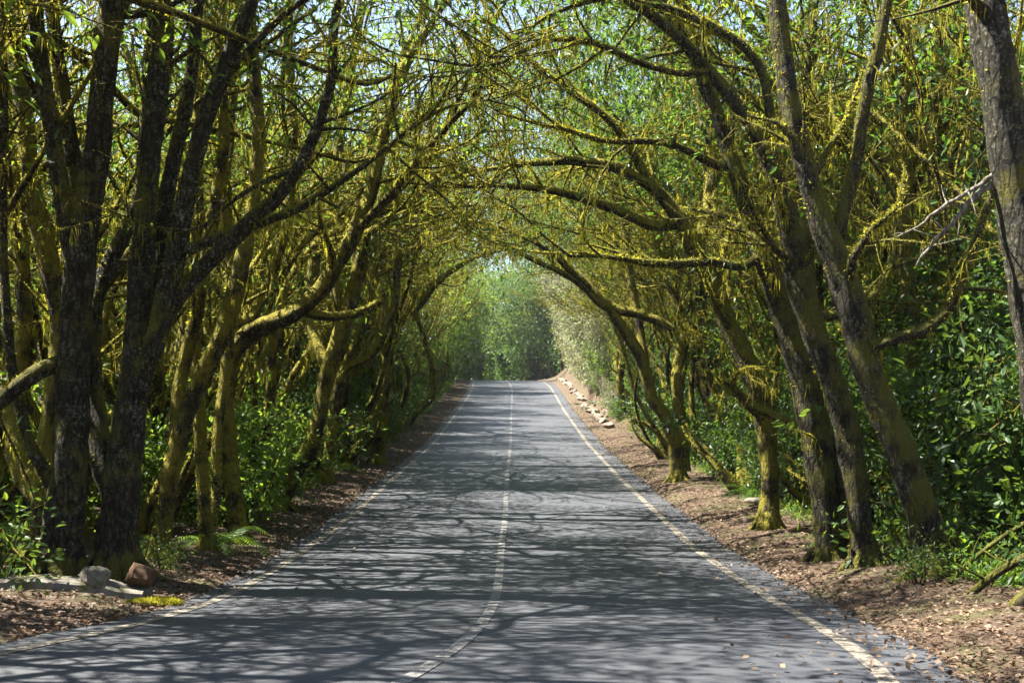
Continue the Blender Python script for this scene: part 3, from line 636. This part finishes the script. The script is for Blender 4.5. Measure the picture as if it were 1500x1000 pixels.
bushes = {
 'dark': [make_bush(300 + i, 2.2 + .4 * i, 1.1, 'leaf_dark', 420, .115) for i in range(3)],
 'green': [make_bush(310 + i, 1.9 + .3 * i, 1.0, 'leaf', 420, .105) for i in range(3)],
 'bright': [make_bush(320 + i, 1.7 + .4 * i, 1.0, 'leaf_bright', 360, .095, name='leafy_shrub') for i in range(2)],
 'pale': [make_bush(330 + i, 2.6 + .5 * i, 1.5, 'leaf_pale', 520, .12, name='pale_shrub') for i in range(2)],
 'tall': [make_bush(350 + i, 4.4 + .5 * i, 1.3, ('leaf_dark', 'leaf', 'leaf_bright')[i], 1100, .10, name='laurel_sapling') for i in range(3)],
 'low': [make_bush(340 + i, .55 + .15 * i, .45, ('leaf_bright', 'leaf')[i], 90, .075, name='small_plant', upright=.3) for i in range(2)]}
used = set()
def place(src, x, y, rz, s, label, group, dz=0, sz=None):
    z = float(gz(x, y)) + dz; sc = (s, s, sz or s)
    if src.name not in used:
        used.add(src.name); src.location = (x, y, z); src.rotation_euler = (0, 0, rz); src.scale = sc
        src['label'] = label; src['group'] = group; return src
    return dup(src, (x, y, z), rz, sc, label, group)
ORD = 'first second third fourth fifth sixth seventh eighth ninth tenth eleventh twelfth thirteenth fourteenth fifteenth sixteenth seventeenth eighteenth nineteenth twentieth'.split()
def ordw(i):
    if i < 20: return ORD[i]
    t, u = divmod(i + 1, 10); tens = {2: 'twenty', 3: 'thirty', 4: 'forty', 5: 'fifty', 6: 'sixty'}[t]
    return tens + '-' + ORD[u - 1] if u else {2: 'twentieth', 3: 'thirtieth', 4: 'fortieth', 5: 'fiftieth', 6: 'sixtieth'}[t]
PR = random.Random(5)
def band(y): return 'near the boulders' if y < 20 else ('midway to the crest' if y < 45 else 'close to the crest')
# front rows of arching trees, one after another along each verge
def front_row(side):
    y = 16.5 if side < 0 else 19.0; i = 0
    while y < (92 if side < 0 else 52):
        x = roadx(y) + side * (HW + PR.uniform(1.7, 2.9)) + (0 if y < 50 else side * .6)
        src = arch_kinds[PR.randrange(6)] if y < 34 else (far_kinds[PR.randrange(3)] if not (side < 0 and 52 < y < 90) else deep_kinds[PR.randrange(3)])
        place(src, x, y, (0 if side < 0 else math.pi) + PR.uniform(-.45, .45), PR.uniform(.85, 1.12),
              'mossy arching tree, %s in the row along the %s verge counted from the camera' % (ordw(i), 'left' if side < 0 else 'right'),
              'mossy trees arching over the %s verge' % ('left' if side < 0 else 'right'))
        y += PR.uniform(2.0, 3.2) * (1 + y / 110); i += 1
front_row(-1); front_row(1)
def tall_row(side):
    y = 7.; i = 0; y = -1.
    while y < (96 if side < 0 else 48):
        if side < 0 and y < 16: y = 16.5
        if side < 0 and 56 < y < 84: y += 4; continue
        x = roadx(y) + side * (HW + PR.uniform(3.3, 4.6)) + side * (2.2 if y < 13 else 0)
        place((dense_kinds if (side > 0 or y > 27) else tall_kinds)[PR.randrange(3)], x, y, (0 if side < 0 else math.pi) + PR.uniform(-.4, .4), PR.uniform(.9, 1.1),
              'tall leafy-topped tree, %s in the second row behind the %s verge' % (ordw(i), 'left' if side < 0 else 'right'),
              'tall leafy trees in the second row on the %s' % ('left' if side < 0 else 'right'))
        y += PR.uniform(2.8, 4.0); i += 1
tall_row(-1); tall_row(1)
for side in (-1, 1):
    y = 17.5; i = 0
    while y < (58 if side < 0 else 46):
        x = roadx(y) + side * (HW + PR.uniform(3.0, 4.2))
        place((arch_kinds if y < 32 else far_kinds)[PR.randrange(3 if y >= 32 else 6)], x, y, (0 if side < 0 else math.pi) + PR.uniform(-.5, .5), PR.uniform(1.0, 1.25),
              'mossy arching tree, %s of the rear row reaching over the %s verge' % (ordw(i), 'left' if side < 0 else 'right'), 'rear row of mossy arching trees on the %s' % ('left' if side < 0 else 'right'))
        y += PR.uniform(2.6, 3.8); i += 1
for k, (x, y) in enumerate(((5.2, 90), (5.4, 96), (-6.2, 88), (-6.6, 92.5), (-7.6, 96))):
    place(over_kinds[k % 3], x + float(roadx(y)), y, (0 if x < 0 else math.pi) + PR.uniform(-.3, .3), 1.05, 'tall tree arching over the crest of the road, %s from the %s' % (ordw(k if k < 2 else k - 2), 'right bank' if x > 0 else 'left verge'), 'tall trees arching over the crest')
for k in range(18):
    yy = 5.0 - (k // 2) * 3.4; sg = -1 if k % 2 else 1
    place(dense_kinds[k % 3], roadx(yy) + sg * (HW + PR.uniform(2.6, 3.6) + (2.2 if yy > 2 else 0)), yy, (0 if sg < 0 else math.pi) + PR.uniform(-.3, .3), 1.0,
          'tall tree beside the near end of the road, around the viewpoint', 'trees around the photographer')
for k, (x, y) in enumerate(((-7.3, 3.4), (-7.1, 5.0), (-7.3, 6.6), (-7.0, 8.2), (-7.3, 9.8))):
    place(arch_kinds[(k * 2 + 1) % 6], x, y, PR.uniform(-.3, .3), 1.2, 'mossy arching tree just outside the left edge, its limbs shading the near road', 'mossy arching trees shading the near road')
y = 17.0; i = 0
while y < 60:
    place(over_kinds[i % 3], roadx(y) + HW + PR.uniform(2.6, 4.2), y, math.pi + PR.uniform(-.35, .35), PR.uniform(.95, 1.1),
          'tall tree leaning far over the road from the right, %s of its row' % ordw(i), 'tall trees leaning over the road from the right')
    y += PR.uniform(2.8, 3.8); i += 1
for k, (x, y) in enumerate(((-9.0, 9.8), (-9.2, 12.0), (-8.9, 14.2), (-10.5, 8.4), (-10.4, 11.5), (-10.2, 5.2), (-11.4, 7.2), (-9.6, 6.8), (-12.4, 4.6), (-11.6, 9.6), (-9.6, 3.2), (-12.6, 12.4), (-13.5, 8.5), (-11.2, 2.2), (-13.0, 6.4), (-9.4, 0.8), (-10.6, 13.6), (-7.7, 4.2), (-7.5, 6.0), (-7.9, 7.8), (-7.4, 9.4), (-7.7, 2.4), (-7.6, .8))):
    place((tall_kinds if k in (0, 1, 2) or k > 16 else dense_kinds)[k % 3], x, y, PR.uniform(-.3, .3), 1.0, 'tall leafy tree just outside the left edge, its crown shading the near road', 'tall leafy trees shading the near road')
def keep_out(x, y):
    # not inside the trunks drawn by hand
    return False
def deep(side, rows):
    for x0, x1, y0, y1, sp, kinds, what in rows:
        y = y0
        while y < y1:
            x = side * PR.uniform(x0, x1); yy = y + PR.uniform(-.5, .5) * sp
            src = kinds[PR.randrange(len(kinds))]
            sd_ = 'left' if side < 0 else 'right'
            place(src, roadx(yy) + x, yy, PR.uniform(0, 6.28), PR.uniform(.8, 1.2),
                  '%s inside the forest %s of the road, %s' % (what, sd_, band(yy)) ,
                  '%s trees inside the %s forest %s' % (what.split()[0], sd_, band(yy)))
            y += sp
deep(-1, [(5.8, 7.2, 12, 60, 1.9, deep_kinds, 'mossy many-stemmed tree'), (8, 9.8, 13, 50, 2.1, deep_kinds, 'mossy many-stemmed tree'),
          (11, 13.5, 15, 60, 2.8, deep_kinds, 'mossy many-stemmed tree'), (15, 18, 18, 66, 3.8, leafy_kinds + deep_kinds[:2], 'leafy background tree'),
          (19, 24, 24, 110, 4.5, leafy_kinds, 'leafy background tree'), (6.5, 12, 60, 104, 3., leafy_kinds + deep_kinds[:1], 'leafy background tree')])
deep(1, [(5.8, 7.2, 13, 44, 2.0, deep_kinds, 'mossy many-stemmed tree'), (8, 10, 14, 46, 2.4, deep_kinds, 'mossy many-stemmed tree'),
         (11, 13.5, 16, 56, 3.2, deep_kinds + leafy_kinds[:1], 'mossy many-stemmed tree'), (15, 19, 20, 74, 4.2, leafy_kinds, 'leafy background tree'),
         (20, 26, 30, 112, 4.8, leafy_kinds, 'leafy background tree')])
for k, (x, y, s) in enumerate(((4.9, 52, .8), (4.6, 56.5, .95), (4.5, 61, 1.05), (4.7, 66.5, 1.1), (4.6, 72.5, 1.15), (4.8, 79, 1.15), (4.8, 86, 1.15), (8.5, 62, 1.15), (8.8, 70, 1.2), (9, 79, 1.2), (8.5, 90, 1.2))):
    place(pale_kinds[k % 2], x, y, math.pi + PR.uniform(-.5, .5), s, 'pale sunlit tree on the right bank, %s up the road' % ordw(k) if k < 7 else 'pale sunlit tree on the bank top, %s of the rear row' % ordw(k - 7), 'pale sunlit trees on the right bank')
# the dark wood beyond the crest
i = 0
for y, n, xa, xb in ((103, 9, -4, 14), (107, 9, -8, 14), (111, 10, -13, 16), (116, 10, -16, 20), (122, 10, -20, 26), (132, 9, -26, 32)):
    for k in range(n):
        x = xa + (xb - xa) * (k + PR.uniform(.2, .8)) / n
        if y < 112 and x < roadx(y) + 4: continue
        s = PR.uniform(1.4, 1.95)
        place((leafy_kinds[:2] + deep_kinds[2:4] + leafy_kinds[1:2])[PR.randrange(5)], x, y + PR.uniform(-2, 2), PR.uniform(0, 6), s, 'dark shaded tree closing the view beyond the crest of the road', 'dark trees beyond the crest of the road')

for k, x in enumerate((-7.5, -5.8, -4.2, -2.4, -.6, 1.2, 3.2, 5.0)):
    place(leafy_kinds[k % 2], x, 113.5 + (k % 3) * 1.2 + max(0, -x) * .5, PR.uniform(0, 6), PR.uniform(1.0, 1.3), 'dark shaded tree closing the view beyond the crest of the road', 'dark trees beyond the crest of the road')
for k, (x, y) in enumerate(((-8.5, 97), (-7.2, 100), (-9.5, 102), (-11, 99))):
    place(leafy_kinds[(k + 1) % 2], x - 2.0, y, PR.uniform(0, 6), .9, 'dark leafy tree on the left where the road bends out of sight', 'dark trees at the bend on the left')
# bushes: (x offset from road centre, y, kind, scale)
def bush(kind, x, y, s, label, group, sz=None):
    src = bushes[kind][PR.randrange(len(bushes[kind]))]
    return place(src, x, y, PR.uniform(0, 6.28), s, label, group, sz=sz)
i = 0; y = 12.4
while y < 50:                                                       # right verge
    x = HW + 2.4 + PR.uniform(-.2, .7) + (.5 if y < 17 else 0)
    bush(('dark', 'green', 'dark')[i % 3], x, y, PR.uniform(.55, .95), 'glossy green bush, %s along the right verge from the nearest big trunk' % ordw(i), 'green bushes along the right verge')
    y += PR.uniform(.9, 1.7) * (1 + y / 90); i += 1
for k in range(44):
    y = PR.uniform(11, 50); x = PR.uniform(5.2, 5.6 + y * .28)
    if y < 15 and x < 5.6: x += .6
    bush(('dark', 'green')[k % 2], x, y, PR.uniform(.9, 1.5), 'glossy laurel bush filling the undergrowth behind the right verge, ' + band(y), 'laurel undergrowth on the right ' + band(y), sz=PR.uniform(.9, 1.35))
i = 0; y = 15.5
while y < 50:
    x = roadx(y) + HW + PR.uniform(3.2, 4.3) + (1.0 if y < 19 else 0)
    bush('tall', x, y, PR.uniform(.75, 1.05) if y < 24 else PR.uniform(.9, 1.2), 'tall glossy laurel sapling, %s behind the right verge from the nearest big trunk' % ordw(i), 'laurel saplings behind the right verge')
    y += PR.uniform(1.3, 2.2); i += 1
for x, y, sc_ in ((5.6, 15.0, .6), (6.2, 13.2, .75), (6.0, 14.2, .9), (4.95, 16.4, .65), (5.5, 16.4, .85), (6.5, 15.4, 1.0)):
    bush('tall', x, y, sc_, 'tall glossy sapling in the thicket right behind the three big leaning trunks', 'saplings behind the big trunks')
i = 0; y = 22.
while y < 52:
    bush('tall', roadx(y) + HW + PR.uniform(2.3, 3.1), y, PR.uniform(.5, .78), 'glossy green sapling at the very edge of the right verge, %s beyond the mossy stones' % ordw(i), 'saplings at the right verge edge')
    y += PR.uniform(1.5, 2.3); i += 1
i = 0; y = 31.
while y < 96:
    x = roadx(y) - HW - PR.uniform(2.6, 3.6)
    bush('tall', x, y, PR.uniform(.8, 1.15) * (1.2 if y > 50 else 1), 'tall laurel sapling, %s behind the left verge up toward the crest' % ordw(i), 'laurel saplings behind the left verge')
    y += PR.uniform(1.8, 3.0); i += 1
i = 0; y = 23.5
while y < 92:                                                       # left verge, starting past the fern
    x = -(HW + 1.7 + PR.uniform(0, .8))
    bush(('green', 'dark', 'green', 'bright')[i % 4], roadx(y) + x, y, PR.uniform(.55, .95), 'green bush, %s along the left verge past the fern' % ordw(i), 'green bushes along the left verge')
    y += PR.uniform(1.4, 2.4) * (1 + y / 90); i += 1
for (x, y, s, lb) in ((-4.3, 17.6, 1.0, 'bright sunlit leafy shrub just past the fern, largest on the left verge'), (-5.0, 18.8, 1.25, 'tall bright green shrub tucked behind the largest sunlit shrub'), (-4.3, 20.4, 1.0, 'bright green shrub spilling out to the left verge edge'), (-5.6, 16.8, .9, 'bright shrub among thin mossy stems left of the fern')):
    bush('bright', x, y, s, lb, 'bright shrubs past the fern')
for k in range(30):
    y = PR.uniform(14, 60); x = -PR.uniform(6.2, 6.5 + y * .2)
    bush(('green', 'bright')[k % 2], x, y, PR.uniform(.7, 1.25), 'green bush in the shade between the left forest stems, ' + band(y), 'bushes between the left stems ' + band(y))
for k in range(24):
    y = 54 + k * 1.7; x = 4.6 + PR.uniform(0, 1.6)
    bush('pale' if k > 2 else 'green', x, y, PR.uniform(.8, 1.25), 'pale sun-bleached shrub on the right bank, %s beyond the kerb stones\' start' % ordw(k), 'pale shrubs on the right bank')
for k in range(24):
    y = 47 + k * 1.7
    bush('pale' if k % 3 else 'green', HW + 1.75 + PR.uniform(0, .3), y, PR.uniform(.28, .45), 'small shrub hanging over the kerb stones under the right bank, %s from the near end' % ordw(k), 'small shrubs over the kerb stones')
for k in range(16):
    y = PR.uniform(56, 96); x = PR.uniform(7, 11)
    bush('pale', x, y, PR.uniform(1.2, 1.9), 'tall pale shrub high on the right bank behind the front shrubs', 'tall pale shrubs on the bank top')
for k in range(30):
    y = PR.uniform(101, 114); x = roadx(y) + PR.choice([PR.uniform(4.5, 13), PR.uniform(4.5, 13), -PR.uniform(4, 8)])
    bush('tall', x, y, PR.uniform(1.0, 1.5), 'tall dark sapling among the trees beyond the crest', 'saplings beyond the crest')
for k in range(34):
    y = PR.uniform(99, 112); x = roadx(y) + PR.choice([PR.uniform(4.5, 12), PR.uniform(4.5, 12), -PR.uniform(4.5, 8)])
    bush('dark', x, y, PR.uniform(1.3, 2.2), 'dark bush at the foot of the trees beyond the crest', 'dark bushes beyond the crest')
for x, y, s, lb in ((-5.15, 11.2, 1.1, 'small leafy plant at the lower left corner beside the kerb slab'), (-5.5, 11.9, 1.3, 'leafy plant behind the corner plant, touching the forked grey trunk'), (4.75, 11.1, .8, 'small green plant at the foot of the nearest big right trunk'),
                    (3.95, 11.0, .5, 'tiny green sprout in leaf litter by the nearest big right trunk'), (4.6, 12.6, 1.2, 'green plant between the two nearest big right trunks'), (5.0, 10.2, 1.0, 'green plant by the arching fallen branch'), (-3.9, 12.6, .45, 'tiny sprout beside the brown boulder')):
    bush('low', x, y, s, lb, 'small plants by the road')

for k in range(26):
    y = PR.uniform(111, 117); x = -11 + k * .72
    if abs(x - float(roadx(y))) < 3.8: continue
    bush('dark', x, y, PR.uniform(1.2, 1.9), 'dark bush at the foot of the trees beyond the crest', 'dark bushes beyond the crest')
# ------------------------------------------------------------------ ground cover and litter
def scatter_litter():
    g = Geo(); r = np.random.RandomState(31); n = 60000
    y = 4.3 + 60 * r.uniform(0, 1, n) ** 2.1; s = np.where(r.uniform(0, 1, n) < .5, -1, 1)
    t = HW + .24 + np.abs(r.normal(0, 1, n)) * 1.5 + .2 * (s > 0)
    stray = r.uniform(0, 1, n) < .012; t = np.where(stray, HW - .9 + r.uniform(0, 1, n) * 1.3, t); edge = r.uniform(0, 1, n) < .07; t = np.where(edge, HW + .5 - .45 * r.uniform(0, 1, n) ** 1.6, t)
    x = roadx(y) + s * t; z = np.maximum(gz(x, y), roadz(y)) + .012
    P = np.stack([x, y, z], -1)
    d = nrm(r.normal(0, 1, (n, 3)) * [1, 1, .25]); up = nrm(np.array([0, 0, 1.]) + r.normal(0, .35, (n, 3))); sd_ = nrm(np.cross(d, up))
    L = (.055 * r.uniform(.5, 1.3, n))[:, None]; W = L * .25
    V = np.stack([P - d * L / 2, P + sd_ * W + [0, 0, .008], P + d * L / 2, P - sd_ * W], 1).reshape(-1, 3); i = np.arange(n)[:, None] * 4
    g.add(V, np.concatenate([i, i + 1, i + 2, i + 3], 1))
    o = g.build('leaf_litter', M['litter'], smooth=False); tag(o, 'brown dead leaves strewn along both verges of the road', 'leaf litter', kind='stuff')
scatter_litter()
def ground_cover():
    g = Geo(); r = np.random.RandomState(33); n = 9000
    y = 10.5 + 75 * r.uniform(0, 1, n) ** 1.5; s = np.where(r.uniform(0, 1, n) < .55, -1, 1)
    t = HW + np.where(s < 0, 1.35, 1.75) + np.abs(r.normal(0, 1, n)) * .9
    cl = vnoise(y * 1.0, t * 1.7 + s, 2.2, 8) > -.15; y, s, t = y[cl], s[cl], t[cl]
    ok = ~((s < 0) & (y < 17)); y, s, t = y[ok], s[ok], t[ok]
    x = roadx(y) + s * t; n = len(x)
    P = np.stack([x, y, gz(x, y) + r.uniform(.01, .16, n)], -1)
    leaves(g, P, np.tile([0, 0, 1.], (n, 1)), 6, .07, .06, r, 0, droop=-.3, aspect=.35)
    o = g.build('ground_cover', M['leaf_bright'], smooth=False); tag(o, 'low green plants creeping along the edge of the forest floor', 'ground cover', kind='stuff')
ground_cover()

# ------------------------------------------------------------------ ferns
def make_fern(seed, nf, L):
    r = np.random.RandomState(seed); root = thing('fern', '', 'fern', (0, 0, -50)); 
    for k in range(nf):
        g = Geo(); a = k / nf * 6.28 + r.uniform(-.3, .3); h = np.array([math.cos(a), math.sin(a), 0]); ln = L * r.uniform(.7, 1.1)
        t = np.linspace(0, 1, 26); rise = r.uniform(.45, .7)
        P = h[None] * (t * ln * .9)[:, None] + np.array([0, 0, 1.])[None] * (ln * (rise * 1.6 * t - 1.0 * t * t))[:, None]
        tube(g, P, np.linspace(.006, .002, 26), 3, 0, cap=False, rs=r)
        sd_ = np.cross(h, [0, 0, 1.]); T = nrm(np.gradient(P, axis=0))
        for s in (-1, 1):
            for i in range(3, 26):
                w_ = .30 * ln * math.sin(math.pi * min(1, (t[i] * .85 + .12))) ** .8
                d = nrm(sd_ * s + T[i] * .45 + np.array([0, 0, -.15])); q = T[i]
                m_ = 9; u = np.linspace(0, 1, m_)
                # pinna with lobed edges
                ctr = P[i] + d[None] * (u * w_)[:, None] + np.array([0, 0, -.12])[None] * (u * u * w_)[:, None]
                hw_ = .011 * (1 - u) ** .6 * np.where(np.arange(m_) % 2, 1.0, .45) + .001
                V = np.concatenate([ctr + q * hw_[:, None], ctr - q * hw_[:, None]]); j = np.arange(m_ - 1)[:, None]
                g.add(V, np.concatenate([j, j + 1, j + 1 + m_, j + m_], 1))
        g.build('frond', M['leaf_bright'], root, False)
    return root
fern = make_fern(4, 10, .95)
FG = 'ferns on the forest edge'
place(fern, -3.95, 15.3, .4, 1.0, 'large bright fern on the left verge between thin mossy stems and road', FG)
for x, y, s, lb in ((-4.9, 15.0, .6, 'small fern hidden between mossy stems left of the large fern'), (4.6, 22.0, .8, 'fern at the foot of the right forest edge near the mossy stones'), (-4.2, 28.0, .8, 'fern on the left verge beyond the bright shrubs')):
    place(fern, x, y, PR.uniform(0, 6), s, lb, FG)

# ------------------------------------------------------------------ rocks and kerbs
def rock(name, label, loc, size, m, seed, flat=.0, facet=.5, group=None, rz=0, cat='rock', sink=.2):
    import bmesh
    bm = bmesh.new(); bmesh.ops.create_icosphere(bm, subdivisions=4, radius=1.0)
    r = np.random.RandomState(seed); co = np.array([v.co[:] for v in bm.verts])
    # cut by random planes for facets
    for _ in range(11):
        nrm_ = nrm(r.normal(0, 1, 3)); o_ = r.uniform(.5, .82); dd = co @ nrm_ - o_; co = co - np.clip(dd, 0, None)[:, None] * nrm_ * facet * 1.7
    co += nrm(co) * (.035 * vnoise(co[:, 0] * 3 + co[:, 2], co[:, 1] * 3, 2.5, seed) + .02 * r.normal(0, 1, len(co)) * .5)[:, None]
    c_, s_ = math.cos(rz), math.sin(rz); co = co * np.array(size) * .5 * 1.15
    co = co @ np.array([[c_, s_, 0], [-s_, c_, 0], [0, 0, 1]])
    zmin = co[:, 2].min() * (1 - sink); co[:, 2] = np.maximum(co[:, 2], zmin) - zmin
    for v, c in zip(bm.verts, co): v.co = c
    me = bpy.data.meshes.new(name); bm.to_mesh(me); bm.free(); me.materials.append(M[m]); me.polygons.foreach_set('use_smooth', [True] * len(me.polygons))
    o = bpy.data.objects.new(name, me); COL.objects.link(o); o.location = loc; return tag(o, label, cat, group)
def gloc(px, py, d, dz=-.015): x = (px - 750) * d / F; return (x, d, float(gz(x, d)) + dz)
# kerb slab across the foot of the left trees
def slab():
    g = Geo(); y0 = 10.75; n = 26; X = np.linspace(-6.6, -3.5, n); r = np.random.RandomState(2)
    zt = np.array([float(gz(x, y0)) for x in X]) + .085 + .008 * r.normal(0, 1, n); zb = zt - .22
    yf = y0 + .02 * vnoise(X, X, 3, 4); yb = yf + .32
    prof = [np.stack([X, yf, zb], -1), np.stack([X, yf + .005, zt - .02], -1), np.stack([X, yf + .03, zt], -1), np.stack([X, yb, zt], -1), np.stack([X, yb + .02, zb], -1)]
    V = np.stack(prof, 1).reshape(-1, 3); i = np.arange(n - 1)[:, None] * 5; j = np.arange(4)[None]
    Q = np.stack([i + j, i + 5 + j, i + 6 + j, i + 1 + j], -1).reshape(-1, 4); g.add(V, Q)
    e = (n - 1) * 5; g.add(V[e:e + 5], [[0, 1, 2, 3]], [[0, 3, 4]])
    return tag(g.build('kerb_slab', M['concrete'], smooth=False), 'long low weathered concrete kerb slab in front of the forked trees', 'kerb')
slab()
def boulder_at(px, py, d, **k): pass
zs = float(gz(-3.9, 10.9)) + .075
rock('boulder', 'angular grey boulder sitting on the kerb slab', (-3.96, 10.86, zs), (.38, .30, .27), 'rock_grey', 12, facet=.62, sink=.35)
rock('boulder', 'rounded brown boulder on the kerb slab, right of the grey one', (-3.58, 10.98, zs - .01), (.38, .30, .25), 'rock_brown', 27, facet=.6, sink=.3)
mm = rock('moss_cushion', 'long low cushion of green moss at the right end of the kerb slab', (-3.33, 10.55, float(gz(-3.33, 10.55)) - .02), (.46, .16, .075), 'rock_moss', 19, facet=.5, cat='moss', rz=.1)
def cushion_fuzz(o, n, seed):
    r = np.random.RandomState(seed); V = np.array([v.co[:] for v in o.data.vertices]); N = np.array([v.normal[:] for v in o.data.vertices])
    k = r.choice(np.where(N[:, 2] > -.1)[0], n); g = Geo(); P = V[k] + r.normal(0, .006, (n, 3)); d = nrm(N[k] + r.normal(0, .5, (n, 3)) + [0, 0, .4]); wv = nrm(np.cross(d, r.normal(0, 1, (n, 3)))) * .004
    T_ = P + d * r.uniform(.012, .04, (n, 1)); g.add(np.stack([P - wv, P + wv, T_], 1).reshape(-1, 3), None, np.arange(n * 3).reshape(-1, 3)); g.build('moss_tuft', [M['moss']], o, False)
cushion_fuzz(mm, 2200, 5)
rock('stone', 'small flat white stone at the left asphalt edge', gloc(42, 948, 7.85, 0.0), (.14, .09, .045), 'rock_pale', 23, facet=.3)
for k, (px, py, sx, sy, sz, mname, lb) in enumerate(((1112, 757, .5, .3, .14, 'rock_grey', 'flat dark stone on the right verge before the big trunks'), (1095, 775, .42, .25, .13, 'rock_moss', 'pale flat stone on the right verge, nearest of the small stones'), (1128, 782, .22, .2, .13, 'rock_moss', 'small moss-topped stone on the right verge'), (1170, 797, .3, .2, .1, 'rock_brown', 'small brown stone by the twin-footed trunk'))):
    d = d_of_y(py); rock('stone', lb, gloc(px, py, d), (sx, sy, sz), mname, 40 + k)
# rough kerb stones under the right bank, far up the road
y = 46.0; k = 0
while y < 90:
    ln = PR.uniform(1.5, 2.3); x = float(roadx(y)) + HW + 1.25 + PR.uniform(-.1, .1)
    rock('kerb_stone', 'rough pale kerb stone at the foot of the right bank, %s from the near end' % ordw(k), (x, y, float(gz(x, y)) - .08), (.45, ln, .30), 'bank', 60 + k, facet=.5, group='kerb stones under the right bank')
    y += ln * 1.02; k += 1
# rock faces on the cut bank
for k, (x, y, sx, sy, sz) in enumerate(((4.7, 52, 1.2, 2.6, 1.9), (4.8, 55.5, 1.3, 3.2, 2.4), (4.75, 59, 1.2, 3.4, 2.2), (4.8, 63, 1.3, 3.4, 2.0), (4.9, 67.5, 1.3, 3.6, 1.9))):
    rock('bank_rock', 'eroded pinkish rock face of the right bank, %s from the near end' % ordw(k), (x, y, float(gz(x, y)) - 1.0), (sx * .8, sy * .8, sz * .85), 'bank', 90 + k, facet=.6, group='rock faces of the cut bank')
# fallen branches lower right
def fallen(label, pts, d0, seed, m='bark_dark'):
    pl = Plant(seed); b = P3(pts[-1][0], pts[-1][1], d0); root_z = float(gz(b[0], b[1]))
    P = np.array([P3(q[0], q[1], d0 + q[3]) for q in pts]); R = np.array([q[2] * d0 / F for q in pts])
    Q, q = resample(P, R, .08); g = Geo(); tube(g, Q, q, 8, 0, .08, rs=pl.r)
    for _ in range(6):
        i = pl.r.randint(1, len(Q) - 2); W, w_ = pl.walk(Q[i], nrm(pl.r.normal(0, 1, 3)), pl.r.uniform(.15, .5), q[i] * .4, .002, .12, np.array([0, 0, 0.]), .08)
        if W is not None: tube(g, W, w_, 4, 0, rs=pl.r)
    return tag(g.build('fallen_branch', M[m]), label, 'branch')
fallen('dark fallen branch arching from the right edge down to the leaf litter', [(1520, 806, 6, .0), (1465, 835, 6.5, 0), (1430, 862, 6.5, 0), (1395, 890, 6, 0), (1366, 910, 5, 0)], 9.9, 51)
fallen('thin dry branch slanting above the arching fallen branch at right edge', [(1515, 758, 3, 0), (1465, 788, 3.5, 0), (1420, 822, 3.5, 0), (1380, 866, 3, 0)], 10.8, 52)
0 and print('VERTS', {o.name: len(o.data.vertices) for o in bpy.data.objects if o.type == 'MESH' and o.data.users > 3 and '.' not in o.data.name or o.name.startswith('crown.00')})
# kinds never placed are removed
for o in [o for o in bpy.data.objects if o.parent is None and o.type == 'EMPTY' and o.location.z < -40]:
    for c in list(o.children): bpy.data.objects.remove(c)
    bpy.data.objects.remove(o)

# ------------------------------------------------------------------ faint haze in the air of the tunnel
HZ = 0.0003
g = Geo(); x0, x1, y0, y1, z0, z1 = -320, 320, -70, 420, -60, 150
g.add([[x0, y0, z0], [x1, y0, z0], [x1, y1, z0], [x0, y1, z0], [x0, y0, z1], [x1, y0, z1], [x1, y1, z1], [x0, y1, z1]],
      [[0, 3, 2, 1], [4, 5, 6, 7], [0, 1, 5, 4], [1, 2, 6, 5], [2, 3, 7, 6], [3, 0, 4, 7]])
hm = bpy.data.materials.new('haze'); hm.use_nodes = True; hn = hm.node_tree; hn.nodes.clear()
ho = hn.nodes.new('ShaderNodeOutputMaterial'); hv = hn.nodes.new('ShaderNodeVolumePrincipled')
hv.inputs['Color'].default_value = (.82, .88, 1, 1); hv.inputs['Density'].default_value = HZ; hv.inputs['Anisotropy'].default_value = .3
hn.links.new(hv.outputs[0], ho.inputs['Volume'])
o = g.build('haze', hm, smooth=False); o['kind'] = 'stuff'; o['label'] = 'faint bluish haze filling the air under the trees'
C.cycles.volume_bounces = 0
